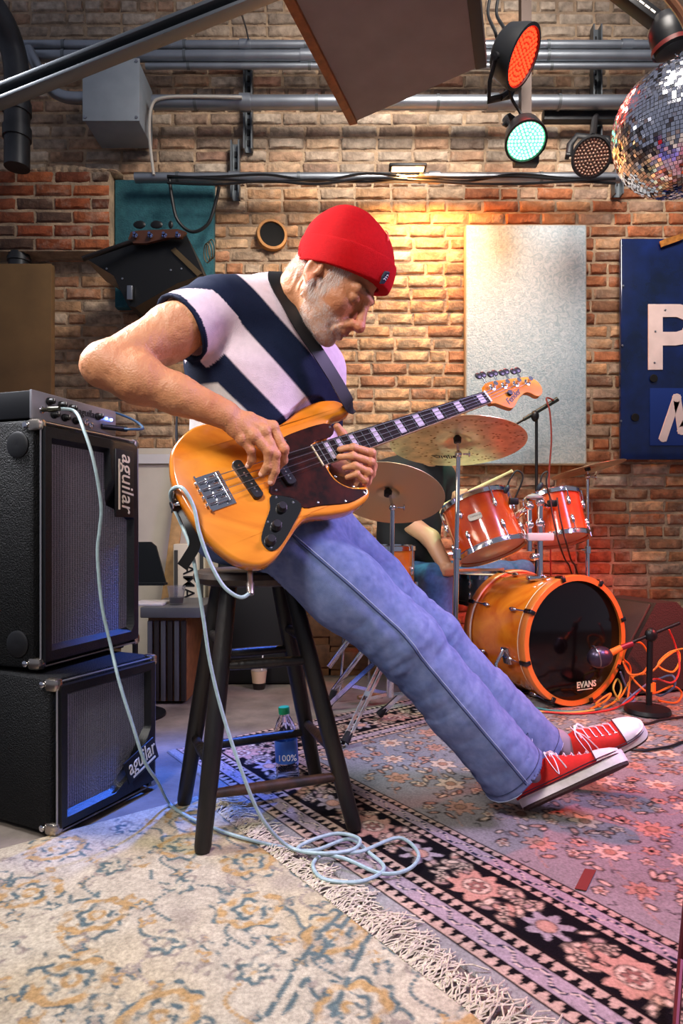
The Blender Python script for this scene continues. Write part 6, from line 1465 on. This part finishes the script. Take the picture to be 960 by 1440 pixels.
for i in range(len(mp_) - 1):
    a, b = [V(sp2(*p)[0], 3.499, sp2(*p)[1]) for p in mp_[i:i + 2]]; d = nz(b - a); mo.box((a + b) / 2, (np.linalg.norm(b - a) + .03, .004, .046), (d, V(0, 1, 0), np.cross(d, V(0, 1, 0))), .002)
for p in mp_: mo.lathe(V(sp2(*p)[0], 3.501, sp2(*p)[1]), (0, -1, 0), [(.023, 0), (.023, .004), (0, .0041)], 18)
mo.build('letter', LET, sg, False)
for px, py, r_ in ((919, 532, .020), (893, 587, .020)): MB().lathe(at(px, py, 3.499), (0, -1, 0), [(.0, .002), (r_, .002), (r_ * 1.1, 0)], 20, False).build('bolt_hole', MATS['void_black'], sg)
for px, py in ((876, 402), (875, 486), (873, 592), (935, 436), (921, 466), (920, 510)): MB().lathe(at(px, py, 3.503), (0, -1, 0), [(.006, 0), (.005, .003), (0, .004)], 8).build('rivet', STEEL, sg)
MB().prism([(0, 0), (.10, .035), (.13, .05), (.12, .075), (.02, .045), (-.01, .03)], V(at(930, 347, 3.49)[0], 3.498, at(930, 347, 3.49)[2]), V(1, 0, 0), V(0, 0, 1), 0, .006).build('rust_patch', mat('rust', '#a56a2c', .9, var=.4, vscale=20), sg, False)
# black wall speaker on bracket and dark bass above it
t = thing('wall_speaker', 'black angular wall speaker on a bracket in front of the teal panel', 'speaker', at(195, 432, 3.3))
def pxpoly(pts, d): return [(at(a, b, d)[0], at(a, b, d)[2]) for a, b in pts]
MB().prism(pxpoly([(115, 360), (160, 345), (246, 322), (262, 330), (286, 386), (250, 398), (190, 432), (180, 430), (160, 388)], 3.15), V(0, 3.15, 0), V(1, 0, 0), V(0, 0, 1), 0, -.32).build('cabinet', mat('speaker_black', '#0b0b0c', .4), t)
MB().box(at(183, 412, 3.13), (.028, .02, .07), None, .004).build('bracket', STEEL, t)
for p in ((150, 378), (172, 392), (240, 380), (255, 378)): MB().lathe(at(*p, 3.15), (0, -1, 0), [(.006, 0), (.005, .003), (0, .004)], 8).build('screw', STEEL, t)
MB().prism(pxpoly([(240, 352), (246, 348), (284, 384), (277, 388)], 3.14), V(0, 3.14, 0), V(1, 0, 0), V(0, 0, 1), 0, -.02).build('edge_trim', mat('trim_brown', '#4a3a20', .5), t, False)
t = thing('hanging_bass', 'dark bass guitar neck and headstock resting above the black wall speaker', 'guitar', at(215, 338, 3.1))
MB().prism(pxpoly([(180, 336), (184, 326), (196, 324), (250, 322), (262, 326), (255, 334), (236, 334), (205, 342), (184, 342)], 3.10), V(0, 3.10, 0), V(1, 0, 0), V(0, 0, 1), 0, -.02).build('headstock', mat('dark_walnut', '#4a2a1c', .35), t, False)
MB().tube([at(186, 340, 3.10), at(116, 364, 3.06)], .018, 10, flat=(1, .6)).build('neck', mat('neck_dark', '#15100d', .4), t)
for x in (190, 211, 231, 250): MB().lathe(at(x, 331, 3.09), (0, -1, .2), [(.014, 0), (.012, .006), (.007, .01), (.007, .02), (0, .021)], 12).build('tuner', mat('blue_chrome', '#7f8fc0', .15, 1.0), t)
for x in (196, 220, 240): MB().sphere(at(x, 316, 3.11), (.030 if x != 240 else .012, .006, .020), 12).build('tuner_key', BLACKM, t)
wr = at(291, 356, 3.25); t = thing('coiled_wire', 'small coil of wire hanging at the edge of the black wall speaker', 'wire', wr)
for k in range(3): MB().torus(wr + V(.012 * k, 0, .01 * k), (1, .6, .2), .045, .003, 22, 5).build('loop', mat('wire_tan', '#7a6a50', .5), t)
# brown board at left
t = MB().box(V(at(10, 480, 3.0)[0], 3.02, at(0, 478, 3.0)[2]), (at(72, 0, 3.0)[0] - at(-52, 0, 3.0)[0], .04, at(0, 395, 3.0)[2] - at(0, 610, 3.0)[2]), None, .003).build('leaning_board', mat('brown_board', '#6e5230', .8, var=.2, vscale=3)); tag(t, 'plain brown board standing behind the amplifier head', 'board')
bxx = MB().box(V(at(10, 480, 3.0)[0], 3.05, at(0, 610, 3.0)[2] / 2), (.36, .30, at(0, 610, 3.0)[2]), None, .01).build('equipment_case', BLACKP); tag(bxx, 'black equipment case under the brown board behind the amplifiers', 'case')
# ---------------------------------------------------------------- clutter behind the stool
t = thing('offwhite_board', 'large off-white board leaning on the wall behind the amplifiers', 'board', V(at(250, 850, 3.3)[0], 3.35, 0))
la = [V(at(178, 0, 3.4)[0], 3.3, .0), V(at(338, 0, 3.4)[0], 3.3, .0)]; zt = at(0, 630, 3.45)[2]
MB().add([la[0], la[1], la[1] + V(0, .16, zt), la[0] + V(0, .16, zt), la[0] + V(0, .04, 0), la[1] + V(0, .04, 0), la[1] + V(0, .2, zt), la[0] + V(0, .2, zt)], [(0, 1, 2, 3), (7, 6, 5, 4), (0, 4, 5, 1), (1, 5, 6, 2), (2, 6, 7, 3), (3, 7, 4, 0)]).build('board', mat('offwhite_board', '#c9bfae', .7, var=.08, vscale=3), t, False)
MB().box((la[0] + la[1]) / 2 + V(0, .135, zt - .06), (la[1][0] - la[0][0], .012, .05), (V(1, 0, 0), V(0, 1, .1), V(0, -.1, 1))).build('cross_rail', WHITEP, t)
sa_, sb_ = at(234, 850, 3.22), at(262, 628, 3.40); tag(MB().box((sa_ + sb_) / 2, (.055, .02, np.linalg.norm(sb_ - sa_)), (nz(np.cross(V(0, 1, 0), sb_ - sa_)), V(0, 1, 0), nz(sb_ - sa_)), .003).build('wood_batten', mat('pine', '#b58d5a', .6, var=.2, vscale=14)), 'pale pine batten leaning on the off-white board', 'batten')
t = thing('music_stand', 'black music stand desk beside the tall speaker cabinet', 'stand', V(at(190, 900, 2.58)[0], 2.58, 0))
MB().prism(pxpoly([(165, 762), (212, 762), (219, 768), (233, 820), (160, 820)], 2.56), V(0, 2.56, 0), V(1, 0, 0), V(0, 0, 1), 0, -.012).build('desk', mat('stand_black', '#101512', .5), t, False); MB().box(at(197, 821, 2.55), (.205, .05, .010)).build('ledge', MATS['stand_black'], t); MB().cyl(at(190, 815, 2.58), V(at(190, 815, 2.58)[0], 2.58, .02), .011).build('pole', BLACKM, t)
MB().lathe(V(at(190, 815, 2.58)[0], 2.58, 0), (0, 0, 1), [(.12, 0), (.12, .01), (.02, .03)], 24).build('base', BLACKM, t)
KD = 3.17
ky = at(265, 862, KD); t = thing('keyboard_case', 'cream upright keyboard case with black lettering behind the stool', 'case', V(ky[0], KD + .05, 0))
MB().box(V(ky[0], KD + .05, at(0, 765, KD)[2] / 2), (.16, .08, at(0, 765, KD)[2]), None, .008).build('case_body', mat('cream_case', '#d9cdb4', .6), t)
MB().text('YAMAHA', V(at(257, 0, KD)[0], KD + .0085, at(0, 779, KD)[2]), (0, 0, -1), (1, 0, 0), .082, 0, .001, bold=.0004).build('lettering', BLACKP, t, False)
for x in (247, 283): MB().box(V(at(x, 0, KD)[0], KD + .006, at(0, 812, KD)[2]), (.016, .012, .27)).build('corner_strip', mat('strip_dark', '#3f3d38', .5), t)
# slatted case with cup on top
cx0, cx1 = at(207, 0, 2.75)[0], at(262, 0, 2.75)[0]; t = thing('slatted_case', 'grey metal-topped case with upright slats behind the speaker cabinets', 'case', V((cx0 + cx1) / 2, 2.9, 0)); zt = at(0, 868, 2.75)[2]
MB().box(V((cx0 + cx1) / 2, 2.93, zt / 2 + .005), (cx1 - cx0, .34, zt - .01), None, .004).build('case_body', mat('case_brown', '#7a4f2c', .6, var=.25, vscale=10), t)
for k in range(6): MB().box(V(cx0 + .012 + k * (cx1 - cx0 - .024) / 5, 2.752, zt / 2), (.020, .02, zt - .03), None, .003).build('slat', [mat('slat_grey', '#6f7072', .4, .6), mat('slat_dark', '#2a2522', .5)][k % 2], t)
MB().box(V((cx0 + cx1) / 2 + .02, 2.93, zt + .022), (cx1 - cx0 + .09, .40, .045), None, .004).build('top', mat('case_top', '#77797a', .45, .5), t)
cu = V(at(248, 0, 2.85)[0], 2.85, zt + .046); t = thing('plastic_cup', 'clear plastic cup with dark drink on the slatted case', 'cup', cu)
MB().lathe(cu, (0, 0, 1), [(.028, .001), (.040, .08), (.0385, .08), (.027, .004)], 24, False).build('cup_wall', mat('cup_plastic', '#e8e8ea', .1, trans=.9, ior=1.1), t); MB().lathe(cu, (0, 0, 1), [(0, .004), (.027, .004), (.031, .030), (0, .030)], 24).build('drink', mat('dark_drink', '#1c1210', .2), t)
tag(MB().box(V(at(207, 0, 2.8)[0], 2.86, zt + .049), (.14, .16, .010), None, .003).build('paper_stack', WHITEP), 'white papers lying on the slatted case', 'paper')
# beige drink on the floor, black case and brown crates
bp2 = V(at(364, 968, 3.02)[0], 3.02, 0); t = thing('iced_drink', 'plastic cup of milky coffee standing on the concrete floor behind the stool', 'cup', bp2)
MB().lathe(bp2, (0, 0, 1), [(.028, 0), (.031, .03)], 20).build('dark_base', mat('dark_syrup', '#1a120e', .3), t); MB().lathe(bp2, (0, 0, 1), [(.0312, .03), (.038, .088)], 20).build('coffee', mat('milky_coffee', '#b89a7c', .4), t); MB().lathe(bp2, (0, 0, 1), [(.0385, .088), (.041, .12), (.040, .12), (.037, .088)], 20, False).build('rim', MATS['cup_plastic'], t); MB().cyl(bp2 + V(.01, 0, .06), bp2 + V(.02, 0, .18), .003, n=8).build('straw', WHITEP, t)
tag(MB().box(V(at(362, 0, 3.2)[0] + .02, 3.19, .352), (.40, .2, .70), None, .02).build('black_case', mat('case_black', '#0f0e0e', .6)), 'tall black equipment case in the shadow behind the stool', 'case')
for x, w_, h_, lab in ((446, .12, .52, 'narrow brown plywood crate next to the black case'), (492, .20, .40, 'low brown wooden crate behind the crossed chrome legs')):
    t = thing('wooden_crate', lab, 'crate', V(at(x, 0, 3.3)[0], 3.36, 0)); zc = h_
    MB().box(V(at(x, 0, 3.3)[0], 3.40, zc / 2), (w_, .22, zc), None, .004).build('crate_body', mat('crate_brown', '#6b4526', .7, var=.35, vscale=10), t)
    for k in range(3): MB().box(V(at(x, 0, 3.3)[0], 3.283, zc * (.2 + .3 * k)), (w_ + .01, .02, zc * .22), None, .003).build('slat', mat('crate_slat', '#5a3a22', .7, var=.35, vscale=14), t)
tag(MB().tube([at(503, 981, 2.72), at(515, 979, 2.74), at(538, 978, 2.76)], [.008, .014, .010], 10).build('drumstick', mat('stick_brown', '#7a5b36', .5)), 'short brown stick lying on the concrete floor', 'drumstick')
# ================================================================== STAGE LAMPS AND MIRROR BALL
def par(label, px, py, d, axis, R, emit, estr, yoke_up):
    c = at(px, py, d); ax = nz(axis); t = thing('stage_light', label, 'stage light', c)
    hb_ = MB().lathe(c, ax, [(.0, -.115), (R * .75, -.112), (R * .96, -.09), (R * 1.1, -.02), (R * 1.14, .012), (R * 1.02, .014), (R * 1.0, .0)], 32, False).build('housing', mat('par_black', '#1b1c1e', .4, .3), t)
    lm = mat('led_base_' + label[:5], '#4b3630', .4) if not emit else mat('led_base_' + label[:5], emit, .4, emit=emit, estr=estr * .12)
    MB().lathe(c, ax, [(0, .002), (R * 1.01, .002)], 32, False).build('face', lm, t)
    x, y, z = frame(ax); ld = MB(); le = mat('led_' + label[:5], '#8d6a58', .25) if not emit else mat('led_' + label[:5], emit, .3, emit=emit, estr=estr)
    n_ = 0
    for ring, cnt in ((0, 1), (.2, 6), (.38, 12), (.56, 18), (.74, 24), (.90, 30)):
        for k in range(cnt):
            a = 2 * math.pi * k / cnt; p = c + ax * .003 + (x * math.cos(a) + y * math.sin(a)) * R * ring; ld.sphere(p, (R * .075, R * .075, .006), 8, (x, y, z), 5)
    o_ = ld.build('led_lenses', le, t); o_['kind'] = 'stuff'
    u_ = nz(yoke_up); dt_ = u_ @ ax; u_ = nz(u_ - ax * dt_) if 0 < dt_ < .95 else u_; s_ = nz(np.cross(ax, u_)); b_ = c - ax * .05
    yp = [b_ + s_ * R * 1.2, b_ + s_ * R * 1.22 + u_ * R * .8, b_ + s_ * R * .9 + u_ * R * 1.5, b_ - s_ * R * .9 + u_ * R * 1.5, b_ - s_ * R * 1.22 + u_ * R * .8, b_ - s_ * R * 1.2]
    MB().tube(yp, .017, 8, flat=(1, .35), hint=ax).build('yoke', BLACKM, t)
    for sg_ in (-1, 1): MB().lathe(b_ + s_ * sg_ * R * 1.18, s_ * sg_, [(.016, 0), (.016, .018), (0, .02)], 12).build('yoke_knob', BLACKM, t)
    return c, ax, b_ + u_ * R * 1.5
rc_, rax, ryk = par('red lit LED stage light tilted down to the right', 733, 80, 2.9, V(.74, -.38, -.56), .115, '#ff2a12', 4, nz(V(.2, .5, -.85)))
gc_, gax, _ = par('green-white lit LED stage light facing down', 739, 198, 3.0, V(-.02, -.57, -.82), .086, '#7fe8b8', 3.2, nz(V(0, .6, .8)))
oc_, oax, _ = par('unlit LED stage light facing the room near the mirror ball', 831, 221, 3.0, V(-.18, -.86, -.42), .080, None, 0, nz(V(.2, .2, 1)))
_o = [o for o in bpy.data.objects if o.name.startswith('stage_light') and o.get('label', '').startswith('unlit')][0]
MB().tube([oc_ - oax * .05 + nz(V(.2, .2, 1)) * .12, at(836, 168, 3.3), at(838, 164, 3.48)], .016, 8).build('hook_clamp', BLACKM, _o)
light('red_stage_beam', 'SPOT', tuple(rc_ + rax * .03), (1.2, 1.4, 0), 480, (1.0, .10, .07), .08, spot_size=math.radians(46), spot_blend=1.0)
light('green_stage_beam', 'SPOT', tuple(gc_ + gax * .03), tuple(at(625, 800, 3.0)), 110, (.3, 1.0, .6), .06, spot_size=math.radians(32), spot_blend=1.0)
light('blue_stage_beam', 'SPOT', (.35, 3.1, 3.1), (-.50, 1.97, .14), 1300, (.05, .18, 1.0), .06, spot_size=math.radians(18), spot_blend=1.0)
t = thing('lamp_hanger', 'dark vertical hanger tube carrying the lit stage lights', 'hanger', at(738, 228, 3.145))
MB().box(at(738, 100, 3.145), (.05, .05, at(0, -30, 3.145)[2] - at(0, 228, 3.145)[2])).build('tube', mat('hanger_brown', '#3a2a22', .5, .3), t); MB().box(at(739, 226, 3.145), (.12, .055, .05), None, .008).build('clamp', BLACKM, t)
MB().tube([at(738, 112, 3.145), ryk], .014, 8).build('lamp_arm', BLACKM, t)
rc = random.Random(2)
for k, lab in enumerate(('black lamp cable hanging beside the red stage light', 'second black lamp cable looping over the red stage light', 'thin black lamp cable between the two lit stage lights')):
    x0 = 690 + 12 * k; pts = [at(x0, -10, 3.0), at(x0 - 4, 20, 2.98), at(x0 + 6 + 3 * k, 45, 2.95), at(700 + 6 * k, 62, 3.0)] if k < 2 else [at(715, 122, 3.03), at(720, 140, 3.07), at(729, 155, 3.10), at(737, 168, 3.10)]
    tag(MB().tube(smooth_path(pts, 7), .0075, 6).build('lamp_cable', BLACKP), lab, 'cable')
t = MB().box(at(822, 164, 3.50), (.46, .05, .06), None, .004).build('flat_bar', DKPIPE); tag(t, 'dark flat bar behind the unlit stage light', 'bar')
# mirror ball
bc0 = at(953, 184, 2.4); BR = .232; t = thing('mirror_ball', 'large mirror ball hanging from a black motor', 'mirror ball', bc0 - V(0, 0, BR))
MB().sphere(bc0, BR * .985, 48, None, 30).build('core', mat('ball_core', '#1d1a20', .5), t)
vs, fs = [], []; rows = 52; rb2 = random.Random(6)
for i in range(rows):
    t0, t1_ = math.pi * (i + .06) / rows, math.pi * (i + .94) / rows; tm2 = (t0 + t1_) / 2; n_ = max(6, int(2 * math.pi * math.sin(tm2) * BR / (math.pi * BR / rows)))
    for k in range(n_):
        a0, a1_ = 2 * math.pi * (k + .06) / n_, 2 * math.pi * (k + .94) / n_; o_ = len(vs); jx, jy = rb2.gauss(0, .0007), rb2.gauss(0, .0007); j = [jx + jy, -jx + jy, -jx - jy, jx - jy]
        for q_, (tt, aa) in enumerate(((t0, a0), (t0, a1_), (t1_, a1_), (t1_, a0))): rr = BR * 1.0 + j[q_]; vs.append(bc0 + V(math.sin(tt) * math.cos(aa), math.sin(tt) * math.sin(aa), math.cos(tt)) * rr)
        fs.append((o_, o_ + 3, o_ + 2, o_ + 1))
o_ = mesh_obj('mirror_tiles', vs, fs, mat('mirror', '#ecebf2', .12, 1.0), t, False); o_['kind'] = 'stuff'
MB().lathe(bc0 + V(0, 0, BR), (0, 0, 1), [(.03, -.006), (.03, .004), (.01, .010)], 16).build('cap', CHROME, t)
for k in range(3): MB().torus(bc0 + V(0, 0, BR + .018 + .022 * k), V(1, 0, 0) if k % 2 else V(0, 1, 0), .011, .003, 14, 6).build('chain_link', CHROME, t)
mtp = bc0 + V(-.03, 0, BR + .085)
t = thing('ball_motor', 'black motor above the mirror ball', 'motor', mtp); MB().lathe(mtp, (-.25, 0, 1), [(.02, -.03), (.055, -.02), (.062, .03), (.062, .07), (.05, .09), (.03, .12)], 24).build('motor_body', BLACKM, t); MB().lathe(mtp, (-.25, 0, 1), [(.066, -.012), (.066, .004)], 24, False).build('red_ring', mat('motor_red', '#5a1a16', .4), t)
a, b = at(850, -25, 2.42), at(921, 29, 2.42); ax_ = nz(b - a); t = thing('slotted_rail', 'black slotted steel rail holding the mirror ball motor', 'rail', b); up_ = nz(np.cross(ax_, (0, 1, 0)))
MB().box((a + b) / 2, (np.linalg.norm(b - a), .05, .045), (ax_, V(0, 1, 0), up_), .003).build('rail', BLACKM, t)
for k in range(8): MB().box(a + (b - a) * (.12 + .11 * k) - V(0, .0255, 0), (.022, .002, .008), (ax_, V(0, 1, 0), up_)).build('slot', mat('slot_pale', '#b9b4aa', .5), t)
a, b = at(925, -20, 1.9), at(975, 60, 1.9); tag(MB().tube(smooth_path([a, (a + b) / 2 + V(.015, 0, 0), b], 6), .012, 8).build('hanging_cable', mat('copper_cable', '#8a5a3c', .4, .3)), 'copper coloured cable hanging in front of the mirror ball', 'cable')
# thin red post at the lower right edge
tag(MB().tube([fz(948, 1470, .02), at(957, 1350, 1.02), at(966, 1250, 1.05)], .005, 8).build('stand_leg', mat('dark_red_metal', '#4a1118', .4, .5)), 'dark red slanting metal rod at the edge of the patterned rug', 'rod')
